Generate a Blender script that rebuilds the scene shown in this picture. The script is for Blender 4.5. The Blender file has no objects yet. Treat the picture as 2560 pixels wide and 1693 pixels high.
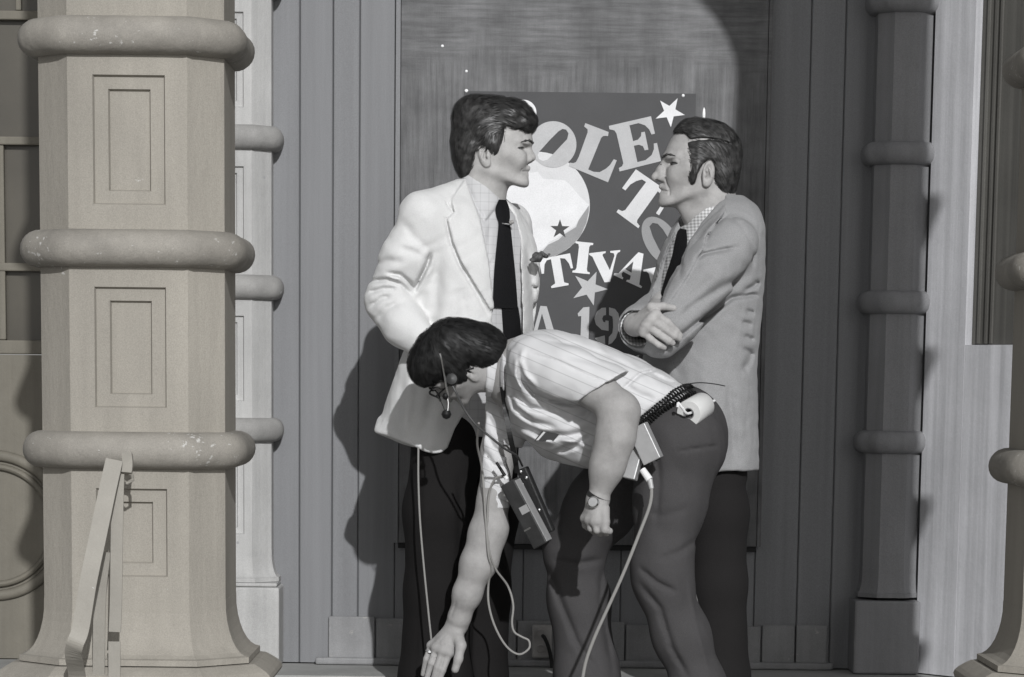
import bpy, bmesh, math, random
import numpy as np
from mathutils import Vector, Matrix
R_ = math.radians
rng = np.random.default_rng(7)
random.seed(7)
scn = bpy.context.scene
COL = scn.collection

# ------------------------------------------------------------------ camera
W0, H0 = 2560.0, 1693.0                      # size of the photograph, used as a ruler
THETA, ROLL = 0.150, 0.0115
CAM = np.array([0.0, 0.0, 1.08])
FPX = 7600.0*math.cos(THETA)
cr, sr = math.cos(ROLL), math.sin(ROLL)
a_ = math.pi/2-THETA
RX = np.array([[1, 0, 0], [0, math.cos(a_), -math.sin(a_)], [0, math.sin(a_), math.cos(a_)]])
RZ = np.array([[cr, -sr, 0], [sr, cr, 0], [0, 0, 1]])
RC = RX @ RZ
_q = RC.T @ np.array([0, 8.0, 0])
OX = 1280 - FPX*_q[0]/-_q[2]
OY = 950 + FPX*_q[1]/-_q[2]
def proj(p):
    """world points -> photograph pixels"""
    q = (np.asarray(p, float)-CAM) @ RC
    return OX + FPX*q[..., 0]/-q[..., 2], OY - FPX*q[..., 1]/-q[..., 2]
YOFF = [0.0]                                   # moves everything built after it nearer or farther
def P(px, py, Y):
    """point seen at a pixel of the photograph, at distance Y from the camera plane"""
    d = RC @ np.array([(px-OX)/FPX, (OY-py)/FPX, -1.0])
    return CAM + d*((Y+YOFF[0])/d[1])
def PL(lst, Y):
    return [P(a, b, Y) for a, b in lst]
cd = bpy.data.cameras.new('camera'); cam = bpy.data.objects.new('camera', cd); COL.objects.link(cam)
cd.sensor_width = 36; cd.lens = FPX/W0*36; cd.clip_end = 400; cd.clip_start = 0.05
cd.shift_x = (W0/2-OX)/W0
cd.shift_y = (OY-H0/2)/W0
cam.matrix_world = Matrix([list(RC[i])+[CAM[i]] for i in range(3)]+[[0, 0, 0, 1]])
scn.camera = cam
# ------------------------------------------------------------------ sky and sun
SUN = np.array([0.17, -1.0, 0.45]); SUN = SUN/np.linalg.norm(SUN)     # towards the sun
world = bpy.data.worlds.new('World'); scn.world = world; world.use_nodes = True
wn = world.node_tree; wn.nodes.clear()
sky = wn.nodes.new('ShaderNodeTexSky'); sky.sky_type = 'NISHITA'; sky.sun_disc = False
sky.sun_elevation = math.asin(SUN[2]); sky.sun_rotation = math.atan2(SUN[0], SUN[1])
hs = wn.nodes.new('ShaderNodeHueSaturation'); hs.inputs['Saturation'].default_value = 0.06   # black and white film
bg = wn.nodes.new('ShaderNodeBackground'); bg.inputs['Strength'].default_value = 0.080
wo = wn.nodes.new('ShaderNodeOutputWorld')
wn.links.new(sky.outputs[0], hs.inputs['Color']); wn.links.new(hs.outputs[0], bg.inputs[0]); wn.links.new(bg.outputs[0], wo.inputs[0])
sl = bpy.data.lights.new('sun', 'SUN'); sl.energy = 3.15; sl.angle = R_(0.6); sl.color = (0.985, 0.99, 1.0)
sun = bpy.data.objects.new('sun', sl); COL.objects.link(sun)
sun.rotation_euler = Vector(SUN).to_track_quat('Z', 'Y').to_euler(); sun.location = (3, -4, 6)
scn.view_settings.view_transform = 'Standard'; scn.view_settings.look = 'None'
scn.view_settings.exposure = 0.0; scn.view_settings.gamma = 1.0

# ------------------------------------------------------------------ small helpers
def link(name, me, mat=None, parent=None):
    o = bpy.data.objects.new(name, me); COL.objects.link(o)
    if mat is not None and me is not None:
        if isinstance(mat, (list, tuple)):
            for m in mat: me.materials.append(m)
        else: me.materials.append(mat)
    if parent is not None: o.parent = parent
    return o
def tag(o, label=None, cat=None, group=None, kind=None):
    for k, v in (('label', label), ('category', cat), ('group', group), ('kind', kind)):
        if v: o[k] = v
    return o
def thing(name, label, cat, loc=(0, 0, 0), group=None):
    """an Empty at the thing's base; children are given in world coordinates and re-based in finish()"""
    o = bpy.data.objects.new(name, None); COL.objects.link(o); o.empty_display_size = 0.05
    o.location = loc; tag(o, label, cat, group); return o
def mesh(name, v, f, smooth=False):
    me = bpy.data.meshes.new(name)
    me.from_pydata([tuple(map(float, p)) for p in v], [], [tuple(q) for q in f]); me.update()
    if smooth: me.shade_smooth()
    return me
def npmesh(name, V, Q, smooth=True):
    """mesh from numpy verts and quads/tris"""
    me = bpy.data.meshes.new(name); k = Q.shape[1]
    me.vertices.add(len(V)); me.vertices.foreach_set('co', np.asarray(V, np.float32).ravel())
    me.loops.add(Q.size); me.loops.foreach_set('vertex_index', np.asarray(Q, np.int32).ravel())
    me.polygons.add(len(Q)); me.polygons.foreach_set('loop_start', np.arange(0, Q.size, k, dtype=np.int32))
    me.update(calc_edges=True); me.validate()
    if smooth: me.shade_smooth()
    return me
class MB:
    """collects simple solids into one mesh"""
    def __init__(s): s.v = []; s.f = []
    def add(s, v, f):
        n = len(s.v); s.v += [tuple(map(float, p)) for p in v]; s.f += [tuple(i+n for i in q) for q in f]; return s
    def box(s, lo, hi, M=None, bev=0.0):
        (x0, y0, z0), (x1, y1, z1) = lo, hi
        b = bev
        if b <= 0:
            v = [(x, y, z) for x in (x0, x1) for y in (y0, y1) for z in (z0, z1)]
            f = [(0, 1, 3, 2), (4, 6, 7, 5), (0, 4, 5, 1), (2, 3, 7, 6), (0, 2, 6, 4), (1, 5, 7, 3)]
        else:
            bm = bmesh.new(); bmesh.ops.create_cube(bm, size=1.0)
            for q in bm.verts: q.co = Vector((x0 if q.co.x < 0 else x1, y0 if q.co.y < 0 else y1, z0 if q.co.z < 0 else z1))
            bmesh.ops.bevel(bm, geom=bm.edges[:], offset=b, segments=2, profile=0.5, affect='EDGES')
            bm.verts.ensure_lookup_table(); bm.verts.index_update()
            v = [q.co[:] for q in bm.verts]; f = [[q.index for q in fc.verts] for fc in bm.faces]; bm.free()
        if M is not None: v = [tuple(M @ Vector(p)) for p in v]
        return s.add(v, f)
    def tube(s, pts, r, n=8, caps=True):
        pts = [np.asarray(p, float) for p in pts]; m = len(pts)
        rr = [r]*m if np.isscalar(r) else list(r)
        v = []; f = []; up = None
        for i, p in enumerate(pts):
            t = pts[min(i+1, m-1)]-pts[max(i-1, 0)]; t = t/(np.linalg.norm(t)+1e-12)
            if up is None:
                up = np.array([0, 0, 1.0]) if abs(t[2]) < .9 else np.array([1.0, 0, 0])
            up = up-t*np.dot(up, t); up /= np.linalg.norm(up)+1e-12
            b = np.cross(t, up)
            for k in range(n):
                a = 2*math.pi*k/n; v.append(p+rr[i]*(math.cos(a)*up+math.sin(a)*b))
        for i in range(m-1):
            for k in range(n):
                k2 = (k+1) % n; f.append((i*n+k, i*n+k2, (i+1)*n+k2, (i+1)*n+k))
        if caps: f.append(tuple(range(n))[::-1]); f.append(tuple((m-1)*n+k for k in range(n)))
        return s.add(v, f)
    def lathe(s, prof, M=None, n=24, closed=False):
        """prof: (radius, height) along local z"""
        v = []; f = []; m = len(prof)
        for r, z in prof:
            for k in range(n):
                a = 2*math.pi*k/n; v.append((r*math.cos(a), r*math.sin(a), z))
        for i in range(m-1 if not closed else m):
            j = (i+1) % m
            for k in range(n):
                k2 = (k+1) % n; f.append((i*n+k, i*n+k2, j*n+k2, j*n+k))
        if not closed: f.append(tuple(range(n))[::-1]); f.append(tuple((m-1)*n+k for k in range(n)))
        if M is not None: v = [tuple(M @ Vector(p)) for p in v]
        return s.add(v, f)
    def prism(s, poly, d0, d1, fr):
        """closed 2-D outline extruded; fr(a, b, d) -> world"""
        n = len(poly); v = [fr(a, b, d0) for a, b in poly]+[fr(a, b, d1) for a, b in poly]
        f = [tuple(range(n)), tuple(range(n, 2*n))[::-1]]
        f += [(i, i+n, (i+1) % n+n, (i+1) % n) for i in range(n)]
        return s.add(v, f)
    def build(s, name, mat, parent=None, smooth=False, fix=True):
        me = mesh(name, s.v, s.f, smooth)
        if fix:
            bm = bmesh.new(); bm.from_mesh(me); bmesh.ops.recalc_face_normals(bm, faces=bm.faces[:]); bm.to_mesh(me); bm.free()
        if smooth:
            try: me.set_sharp_from_angle(angle=R_(40))
            except Exception: pass
        return link(name, me, mat, parent)
def spline(pts, n=8):
    """Catmull-Rom through points"""
    p = np.array(pts, float); p = np.vstack([2*p[0]-p[1], p, 2*p[-1]-p[-2]]); out = []
    for i in range(1, len(p)-2):
        for t in np.linspace(0, 1, n, endpoint=False):
            a, b, c, d = p[i-1], p[i], p[i+1], p[i+2]
            out.append(.5*(2*b+(c-a)*t+(2*a-5*b+4*c-d)*t*t+(3*b-3*c+d-a)*t**3))
    out.append(p[-2]); return np.array(out)

# ------------------------------------------------------------------ materials
def mat(name, col, rough=0.7, var=0.0, vscale=8.0, bump=0.0, bscale=60.0, stretch=(1, 1, 1), spec=0.4, metal=0.0,
        speck=0.0, sheen=0.0, fine=0.0, sss=0.0, extra=None, streak=0.0, sscale=(30, 30, 1.2)):
    m = bpy.data.materials.new(name); m.use_nodes = True; nt = m.node_tree; N = nt.nodes; L = nt.links
    b = N['Principled BSDF']; b.inputs['Roughness'].default_value = rough; b.inputs['Metallic'].default_value = metal
    b.inputs['Specular IOR Level'].default_value = spec
    if sheen: b.inputs['Sheen Weight'].default_value = sheen; b.inputs['Sheen Roughness'].default_value = .5
    if sss:
        b.inputs['Subsurface Weight'].default_value = sss; b.inputs['Subsurface Radius'].default_value = (.006, .006, .006)
        b.inputs['Subsurface Scale'].default_value = 1.0
    if np.isscalar(col): col = (col, col, col)
    c = N.new('ShaderNodeRGB'); c.outputs[0].default_value = (*col, 1); out = c.outputs[0]
    tc = N.new('ShaderNodeTexCoord'); co = tc.outputs['Object']
    def noise(scale, detail=5.0, st=(1, 1, 1), rgh=.6):
        mp = N.new('ShaderNodeMapping'); mp.inputs['Scale'].default_value = st; L.new(co, mp.inputs[0])
        t = N.new('ShaderNodeTexNoise'); t.inputs['Scale'].default_value = scale; t.inputs['Detail'].default_value = detail
        t.inputs['Roughness'].default_value = rgh; L.new(mp.outputs[0], t.inputs['Vector']); return t.outputs['Fac']
    def mul(out, fac, lo, hi, a=.3, z=.7):
        r = N.new('ShaderNodeMapRange'); r.inputs[1].default_value = a; r.inputs[2].default_value = z
        r.inputs[3].default_value = lo; r.inputs[4].default_value = hi; L.new(fac, r.inputs[0])
        x = N.new('ShaderNodeVectorMath'); x.operation = 'SCALE'; L.new(out, x.inputs[0]); L.new(r.outputs[0], x.inputs['Scale'])
        return x.outputs[0]
    if var: out = mul(out, noise(vscale, 6, stretch), 1-var, 1+var)
    if streak: out = mul(out, noise(1.0, 4, sscale), 1-streak, 1+streak)
    if fine: out = mul(out, noise(420, 2), 1-fine, 1+fine, .25, .75)
    if speck:
        t = N.new('ShaderNodeTexVoronoi'); t.inputs['Scale'].default_value = 26; L.new(co, t.inputs['Vector'])
        n2 = noise(9, 3); g = N.new('ShaderNodeMath'); g.operation = 'MULTIPLY'; L.new(n2, g.inputs[0]); g.inputs[1].default_value = .2
        cmp = N.new('ShaderNodeMath'); cmp.operation = 'LESS_THAN'; L.new(t.outputs['Distance'], cmp.inputs[0]); L.new(g.outputs[0], cmp.inputs[1])
        n3 = noise(5, 2); c3 = N.new('ShaderNodeMath'); c3.operation = 'GREATER_THAN'; L.new(n3, c3.inputs[0]); c3.inputs[1].default_value = .62
        mm = N.new('ShaderNodeMath'); mm.operation = 'MULTIPLY'; L.new(cmp.outputs[0], mm.inputs[0]); L.new(c3.outputs[0], mm.inputs[1])
        mx = N.new('ShaderNodeMix'); mx.data_type = 'RGBA'; L.new(mm.outputs[0], mx.inputs[0]); L.new(out, mx.inputs[6]); mx.inputs[7].default_value = (speck, speck, speck, 1)
        out = mx.outputs[2]
    if extra: out = extra(m, N, L, out, co, noise, mul)
    L.new(out, b.inputs['Base Color'])
    if bump:
        bp = N.new('ShaderNodeBump'); bp.inputs['Strength'].default_value = bump; bp.inputs['Distance'].default_value = .004
        L.new(noise(bscale, 6, stretch), bp.inputs['Height']); L.new(bp.outputs[0], b.inputs['Normal'])
    return m
# ------------------------------------------------------------------ setting: materials
def chips(v, th=.66, sc=55):
    """flaked paint: small pale chips with a shape of their own, gathered in patches"""
    def f(m, N, L, out, co, noise, mul):
        a = noise(sc, 5, (1, 1, 1.4), .65); b = noise(7, 3); ad = N.new('ShaderNodeMath'); ad.operation = 'MULTIPLY_ADD'; L.new(b, ad.inputs[0]); ad.inputs[1].default_value = .45; L.new(a, ad.inputs[2])
        r = N.new('ShaderNodeMapRange'); L.new(ad.outputs[0], r.inputs[0]); r.inputs[1].default_value = th+.20; r.inputs[2].default_value = th+.25
        mx = N.new('ShaderNodeMix'); mx.data_type = 'RGBA'; L.new(r.outputs[0], mx.inputs[0]); L.new(out, mx.inputs[6]); mx.inputs[7].default_value = (v, v*.98, v*.93, 1); return mx.outputs[2]
    return f
M_stone = mat('painted_stone', (.285, .266, .232), .85, var=.14, vscale=3.5, bump=.35, bscale=70, stretch=(1, 1, .35), fine=.15, streak=.07, sscale=(20, 20, 1.2), extra=chips(.5, .76, 40))
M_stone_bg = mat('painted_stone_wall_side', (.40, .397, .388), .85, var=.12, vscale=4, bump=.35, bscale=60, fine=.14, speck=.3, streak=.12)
M_ring = mat('painted_ring_stone', (.245, .230, .204), .75, var=.22, vscale=9, bump=.45, bscale=50, fine=.15, extra=chips(.46, .675, 70), stretch=(1, 1, 1))
M_ring2 = mat('painted_ring_wall_side', (.27, .265, .255), .75, var=.22, vscale=9, bump=.4, bscale=50, fine=.14, speck=.5)
M_wall = mat('painted_planks', (.178, .180, .186), .62, var=.10, vscale=2.2, bump=.25, bscale=45, stretch=(1, 1, .12), fine=.16, streak=.09, sscale=(34, 34, .7))
M_base = mat('worn_baseboard', (.21, .21, .212), .7, var=.18, vscale=6, bump=.3, bscale=40, fine=.15, streak=.10, extra=chips(.30, .66, 30))
M_white = mat('pale_painted_bay', (.46, .46, .475), .8, var=.10, vscale=3, bump=.3, bscale=40, fine=.13, streak=.22, sscale=(30, 30, .7))
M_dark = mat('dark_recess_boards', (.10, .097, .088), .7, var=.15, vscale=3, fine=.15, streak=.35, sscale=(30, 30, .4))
M_floor = mat('worn_boards_floor', (.30, .30, .29), .85, var=.2, vscale=5, bump=.3, bscale=40, fine=.08)
M_ground = mat('dusty_ground', (.24, .235, .225), .95, var=.2, vscale=3, bump=.4, bscale=30, fine=.1)
M_glass = mat('dusty_dark_glass', (.060, .054, .042), .35, spec=.4, var=.3, vscale=2, fine=.12)
M_olive = mat('faded_timber', (.15, .138, .112), .7, var=.12, vscale=4, bump=.3, bscale=40, fine=.06, streak=.1)
M_black = mat('black_gap', (.02, .02, .02), .9)
YW = 8.84                                   # plane of the back wall
ZF = P(1280, 1665, YW)[2]                   # porch floor
ZT = 3.8

g = MB().box((-60, -30, -.2), (60, 70, 0)).build('ground', M_ground); tag(g, 'dusty ground in front of the porch', kind='structure')
g = MB().box((-6, 8.48, .003), (6, YW+.4, ZF)).build('porch_floor', M_floor); tag(g, 'pale worn porch floor along the wall', kind='structure')

# --- plank wall: backing, every plank a part
wall = MB().box((-1.34, YW+.03, ZF+.002), (1.32, YW+.35, ZT)).build('plank_wall', M_black)
tag(wall, 'grey wall of vertical tongue and groove planks behind the men', 'wall')
def xw(px, py=846): return P(px, py, YW)[0]
edges = [132, 208, 284, 360, 436, 512, 588, 668, 749, 831, 897, 990, 1068, 1150, 1232, 1315, 1398, 1480, 1562, 1645, 1730, 1815, 1900, 2009, 2094, 2172, 2250, 2318]
planks = {}
for i in range(len(edges)-1):
    x0, x1 = xw(edges[i]), xw(edges[i+1]); w = x1-x0
    dz = random.uniform(-.002, .002)
    m = MB(); bv = .0035; y1 = YW+.032; y0 = YW+dz
    poly = [(x0+.0006, y1), (x0+.0006, y0+bv), (x0+bv, y0), (x1-bv, y0), (x1-.0006, y0+bv), (x1-.0006, y1)]
    m.prism(poly, ZF+.004, ZT-.01, lambda a, b, d: (a, b, d))
    m.build('plank', M_wall, wall)
# baseboard pieces nailed over the foot of the planks
for (a, b, top) in ((822, 937, 1541), (941, 1290, 1546), (1294, 1560, 1552), (1564, 1900, 1563), (1904, 1985, 1563), (1989, 2066, 1563)):
    x0, x1 = xw(a, 1600), xw(b, 1600)
    MB().box((x0, YW-.018, ZF+.006), (x1, YW-.004, P(a, top, YW-.018)[2]), bev=.003).build('baseboard', M_base, wall)
MB().box((xw(790, 1650), YW-.04, ZF+.001), (xw(2080, 1650), YW-.0195, ZF+.022), bev=.006).build('floor_strip', M_base, wall)

# --- columns: chamfered square shafts with roll rings
def octagon(hw, hd, c, cx, cy):
    return [(cx-hw+c, cy-hd), (cx+hw-c, cy-hd), (cx+hw, cy-hd+c), (cx+hw, cy+hd-c), (cx+hw-c, cy+hd), (cx-hw+c, cy+hd), (cx-hw, cy+hd-c), (cx-hw, cy-hd+c)]
def offset_oct(hw, hd, c, cx, cy, e):
    return octagon(hw+e, hd+e, c+e*.586, cx, cy)
def loft_oct(levels, hw, hd, c, cx, cy):
    v = []; f = []; n = 8
    for e, z in levels:
        v += [(x, y, z) for x, y in offset_oct(hw, hd, c, cx, cy, e)]
    for i in range(len(levels)-1):
        for k in range(n):
            k2 = (k+1) % n; f.append((i*n+k, i*n+k2, (i+1)*n+k2, (i+1)*n+k))
    f.append(tuple(range(n))[::-1]); f.append(tuple((len(levels)-1)*n+k for k in range(n)))
    return v, f
def column(name, label, cx, cy, hw, hd, c, zr, mats, group, panel=None, ring_e=.046, ring_h=.038, zbase=0.0, top=3.5, flare=.05, zfl=(-.46, -.575), plinth=True):
    ms, mr = mats
    t = thing(name, label, 'column', (cx, cy, zbase), group)
    zf0, zf1 = CAM[2]+zfl[0], CAM[2]+zfl[1]
    # shaft lengths between rings, each with its own sunk panel on the front
    stops = [zf0]+sorted(zr)+[top]
    for i in range(len(stops)-1):
        z0 = stops[i]+(ring_h*.9 if i > 0 else 0); z1 = stops[i+1]-(ring_h*.9 if i < len(stops)-2 else 0)
        if z1-z0 < .05: continue
        poly = octagon(hw, hd, c, cx, cy); yf = cy-hd
        m = MB(); v = [(x, y, z) for z in (z0, z1) for x, y in poly]
        fs = [(k, (k+1) % 8, (k+1) % 8+8, k+8) for k in range(1, 8)]
        m.add(v, fs+[tuple(range(8))[::-1], tuple(range(8, 16))])
        x0, x1 = cx-hw+c, cx+hw-c
        if panel:
            a0, a1, b0, b1, st = panel
            w = x1-x0; h = z1-z0
            L = [(x0, x1, z0, z1, 0)]
            ax0, ax1 = x0+a0*w, x0+a1*w; az0, az1 = z0+b0, z1-b1
            L += [(ax0, ax1, az0, az1, 0), (ax0+.003, ax1-.003, az0+.003, az1-.003, .009), (ax0+st, ax1-st, az0+st*.9, az1-st*.9, .010), (ax0+st+.003, ax1-st-.003, az0+st*.9+.003, az1-st*.9-.003, .019)]
        else: L = [(x0, x1, z0, z1, 0)]
        v = []; fs = []
        for (p, q, r, s_, d) in L: v += [(p, yf+d, r), (q, yf+d, r), (q, yf+d, s_), (p, yf+d, s_)]
        for j in range(len(L)-1):
            for k in range(4): fs.append((j*4+k, j*4+(k+1) % 4, j*4+4+(k+1) % 4, j*4+4+k))
        fs.append(tuple((len(L)-1)*4+k for k in range(4)))
        m.add(v, fs); o = m.build('shaft', ms, t, fix=False)
        bm = bmesh.new(); bm.from_mesh(o.data); bmesh.ops.remove_doubles(bm, verts=bm.verts[:], dist=.0004)
        bmesh.ops.recalc_face_normals(bm, faces=bm.faces[:]); bm.to_mesh(o.data); bm.free()
    for z in zr:
        lv = []
        for a in np.linspace(-90, 90, 13):
            lv.append((ring_e*math.cos(R_(a))**.8-.004, z+ring_h*math.sin(R_(a))))
        # rounded corners: loft on a finer outline
        v = []; f = []
        out = octagon(hw, hd, c, cx, cy)
        pts = []
        for k in range(8):
            p, q = np.array(out[k]), np.array(out[(k+1) % 8])
            for s_ in (.02, .2, .5, .8, .98): pts.append(p+(q-p)*s_)
        pts = np.array(pts); n = len(pts)
        nxt = np.roll(pts, -1, 0); prv = np.roll(pts, 1, 0); tg = nxt-prv; nr = np.stack([tg[:, 1], -tg[:, 0]], 1); nr /= np.linalg.norm(nr, axis=1)[:, None]
        for e, zz in lv:
            wob = 1+.04*np.sin(np.arange(n)*1.7+zz*30+cx*9)
            for k in range(n): v.append((*(pts[k]+nr[k]*(e*wob[k] if e > 0 else e)), zz))
        for i in range(len(lv)-1):
            for k in range(n): f.append((i*n+k, i*n+(k+1) % n, (i+1)*n+(k+1) % n, (i+1)*n+k))
        f.append(tuple(range(n))[::-1]); f.append(tuple((len(lv)-1)*n+k for k in range(n)))
        MB().add(v, f).build('ring', mr, t, smooth=True)
    # flared foot, then plinth
    lv = [(flare*(1-math.sin(R_(a)))+.0, zf1+(zf0-zf1)*(1-math.cos(R_(a)))) for a in np.linspace(0, 90, 9)]
    lv = [(flare, zf1-.012)]+lv
    v, f = loft_oct(lv[:-1]+[(0.0005, zf0+.002)], hw, hd, c, cx, cy); MB().add(v, f).build('flared_foot', ms, t)
    if plinth:
        lv = [(flare+.012+.035*math.sin(R_(a)), zf1-.014-.06*(a/180)) for a in np.linspace(180, 0, 9)]
        lv = [(flare+.012, zbase+.001)]+lv
        v, f = loft_oct(lv, hw, hd, c, cx, cy); MB().add(v, f).build('plinth', ms, t)
    return t
ZR = [CAM[2]+k for k in (1.098, .672, .254, -.151)]
YC = 6.36
cxL = P(322, 850, YC-.19)[0]
column('porch_column', 'nearest sand coloured column with sunk panels and roll rings, at left', cxL, YC, .188, .188, .068, ZR+[CAM[2]+1.53], (M_stone, M_ring), 'porch columns', (.21, .815, .052, .043, .030))
# the right-hand column, only its edge stands in the picture
cxR = P(2556, 850, YC)[0]+.244
colR = column('porch_column', 'column cut by the right edge of the picture, only ring ends and foot showing', cxR, YC, .244, .19, .068, [z-.018 for z in ZR]+[CAM[2]+1.51], (M_stone, M_ring), 'porch columns', (.2, .8, .052, .043, .03))
# curved wooden bracket under the porch beam on that column
bp = [(0, .34)]+[(-.30+.30*math.cos(R_(a)), .34+.30*math.sin(R_(a))) for a in np.linspace(8, 82, 10)]+[(-.33, .66), (-.33, .80), (0, .80)]
m = MB(); m.prism(bp, YC-.05, YC+.05, lambda a, b, d: (cxR-.249+a, d, CAM[2]+1.62+b)); m.build('bracket', M_stone, colR)
beam = MB().box((-3, YC-.16, 3.502), (3, YC+.16, 3.75), bev=.01).build('porch_beam', M_stone); tag(beam, 'long timber beam over the porch columns', 'beam')
# half columns against the wall
cxP = P(578, 850, YW-.16)[0]
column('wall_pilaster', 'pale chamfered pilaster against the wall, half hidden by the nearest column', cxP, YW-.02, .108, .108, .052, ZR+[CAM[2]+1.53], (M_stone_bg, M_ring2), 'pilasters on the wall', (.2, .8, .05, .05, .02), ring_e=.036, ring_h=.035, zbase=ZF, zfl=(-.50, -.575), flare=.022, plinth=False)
MB().box((cxP-.145, YW-.165, ZF+.002), (cxP+.137, YW+.02, CAM[2]-.60), bev=.006).build('pedestal', M_stone_bg, bpy.data.objects['wall_pilaster'])
MB().box((cxP-.138, YW-.155, CAM[2]-.599), (cxP+.130, YW+.02, CAM[2]-.588), bev=.004).build('pedestal_cap', M_stone_bg, bpy.data.objects['wall_pilaster'])
cxQ = P(2250, 850, YW-.16)[0]
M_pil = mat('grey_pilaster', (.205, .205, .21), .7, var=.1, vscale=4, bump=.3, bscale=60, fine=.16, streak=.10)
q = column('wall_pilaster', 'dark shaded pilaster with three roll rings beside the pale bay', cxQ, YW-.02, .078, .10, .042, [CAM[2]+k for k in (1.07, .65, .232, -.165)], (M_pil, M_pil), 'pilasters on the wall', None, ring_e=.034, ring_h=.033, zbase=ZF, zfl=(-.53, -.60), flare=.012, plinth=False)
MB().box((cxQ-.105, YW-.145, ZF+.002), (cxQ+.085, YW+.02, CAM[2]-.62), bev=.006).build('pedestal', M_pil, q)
# --- pale bay right of it, a splayed wall with a sunk panel
ax, ay = xw(2302), YW-.10
ang = R_(50); ux, uy = math.cos(ang), -math.sin(ang)
nx, ny = -math.sin(ang), -math.cos(ang)
def bay(u, d, z): return (ax+ux*u+nx*d, ay+uy*u+ny*d, z)
def bay_u(px, z):
    lo, hi = -.1, 1.5
    for _ in range(40):
        mid = (lo+hi)/2
        if proj(np.array(bay(mid, 0, z)))[0] < px: lo = mid
        else: hi = mid
    return lo
bt = thing('bay_wall', 'pale splayed bay wall with a dark sunk panel at the right', 'wall', bay(0, 0, ZF))
zs = P(2440, 862, 8.55)[2]
u1, u2 = bay_u(2412, zs), bay_u(2590, zs)
m = MB()
def bx(m, a, b, d0, d1, z0, z1):
    m.prism([(a, d0), (b, d0), (b, d1), (a, d1)], z0, z1, lambda p, q, r: bay(p, q, r)); return m
bx(MB(), 0, u1, -.1, 0, ZF+.004, ZT).build('bay_post', M_white, bt)
bx(MB(), u1+.0005, 1.1, -.1, -.0008, ZF+.004, zs).build('bay_apron', M_white, bt)
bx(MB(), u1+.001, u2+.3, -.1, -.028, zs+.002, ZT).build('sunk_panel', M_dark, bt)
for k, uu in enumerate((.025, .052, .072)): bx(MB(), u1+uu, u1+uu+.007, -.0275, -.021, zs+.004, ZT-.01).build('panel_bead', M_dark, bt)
# --- window with a round moulding below it, left of the nearest column
wx0, wx1 = -2.0, -1.345
wt = thing('dark_window', 'dark many paned window behind the nearest column at the left edge', 'window', (-1.3, YW, ZF))
zz = [P(50, y, YW)[2] for y in (35, 350, 667, 868)]
MB().box((wx0, YW+.06, zz[3]-.02), (wx1, YW+.075, ZT)).build('glass', M_glass, wt)
for z, h in zip(zz, (.013, .012, .012, .02)):
    MB().box((wx0, YW+.03, z-h), (wx1, YW+.058, z+h), bev=.004).build('glazing_bar', M_olive, wt)
for px in (42, -90):
    x = P(px, 100, YW)[0]
    MB().box((x-.008, YW+.034, zz[0]+.014), (x+.008, YW+.0575, ZT), bev=.003).build('glazing_bar', M_olive, wt)
x = P(2, 700, YW)[0]; MB().box((x-.012, YW+.034, zz[3]+.021), (x+.007, YW+.0575, zz[1]-.013), bev=.003).build('glazing_bar', M_olive, wt)
lp = thing('window_apron', 'panel with a round ringed moulding under the dark window', 'panel', (-1.3, YW, ZF))
MB().box((wx0, YW+.025, ZF+.003), (wx1, YW+.2, zz[3]-.022)).build('panel_board', M_olive, lp)
cc = P(-18, 1315, YW); M4 = Matrix.Translation((cc[0], YW+.022, cc[2])) @ Matrix.Rotation(R_(90), 4, 'X')
for r, w_ in ((.205, .016), (.172, .010)):
    MB().lathe([(r+w_*math.cos(a), .014*math.sin(a)) for a in np.linspace(0, 2*math.pi, 12, endpoint=False)], M4, n=64, closed=True).build('round_moulding', M_olive, lp, smooth=True)

# --- flat iron straps leaning on the nearest column
YS = 6.08
M_iron = mat('painted_iron_strap', (.26, .245, .215), .6, var=.12, vscale=8, bump=.2, bscale=80, fine=.05, speck=.5)
def strap(path, w, th, bld):
    """flat bar: path of (px, py, Y), width across the picture"""
    pts = spline([P(*p) for p in path], 6); v = []; f = []
    for i, p in enumerate(pts):
        t = pts[min(i+1, len(pts)-1)]-pts[max(i-1, 0)]; t /= np.linalg.norm(t)
        s = np.cross(t, [0, 1, 0]); s /= np.linalg.norm(s)+1e-9; n = np.cross(s, t)
        for a, b in ((-1, -1), (1, -1), (1, 1), (-1, 1)): v.append(p+s*a*w/2+n*b*th/2)
    for i in range(len(pts)-1):
        for k in range(4): f.append((i*4+k, i*4+(k+1) % 4, i*4+4+(k+1) % 4, i*4+4+k))
    f += [(3, 2, 1, 0), tuple((len(pts)-1)*4+k for k in range(4))]
    return bld.add(v, f)
st = thing('iron_brace', 'flat iron straps leaning together against the nearest column', 'brace', tuple(P(230, 1693, YS)*[1, 1, 0]))
strap([(286, 1150, 6.02), (268, 1230, 6.0), (243, 1350, 5.97), (220, 1460, 5.95), (202, 1570, 5.94), (188, 1610, 5.935), (184, 1640, 5.96), (194, 1700, 6.02), (200, 1800, 6.04), (206, 1990, 6.05)], .034, .005, MB()).build('leaning_strap', M_iron, st)
strap([(318, 1135, 6.10), (320, 1160, 6.09), (317, 1185, 6.08)], .020, .016, MB()).build('hook', M_iron, st)
strap([(296, 1185, 6.06), (293, 1300, 6.055), (290, 1500, 6.05), (287, 1580, 6.045)], .024, .005, MB()).build('upright_strap', M_iron, st)
strap([(286, 1604, 6.075), (286, 1700, 6.07), (284, 1990, 6.06)], .024, .005, MB()).build('upright_strap', M_iron, st)
strap([(262, 1380, 6.09), (250, 1500, 6.09), (247, 1693, 6.09), (246, 1990, 6.09)], .024, .005, MB()).build('upright_strap', M_iron, st)
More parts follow.
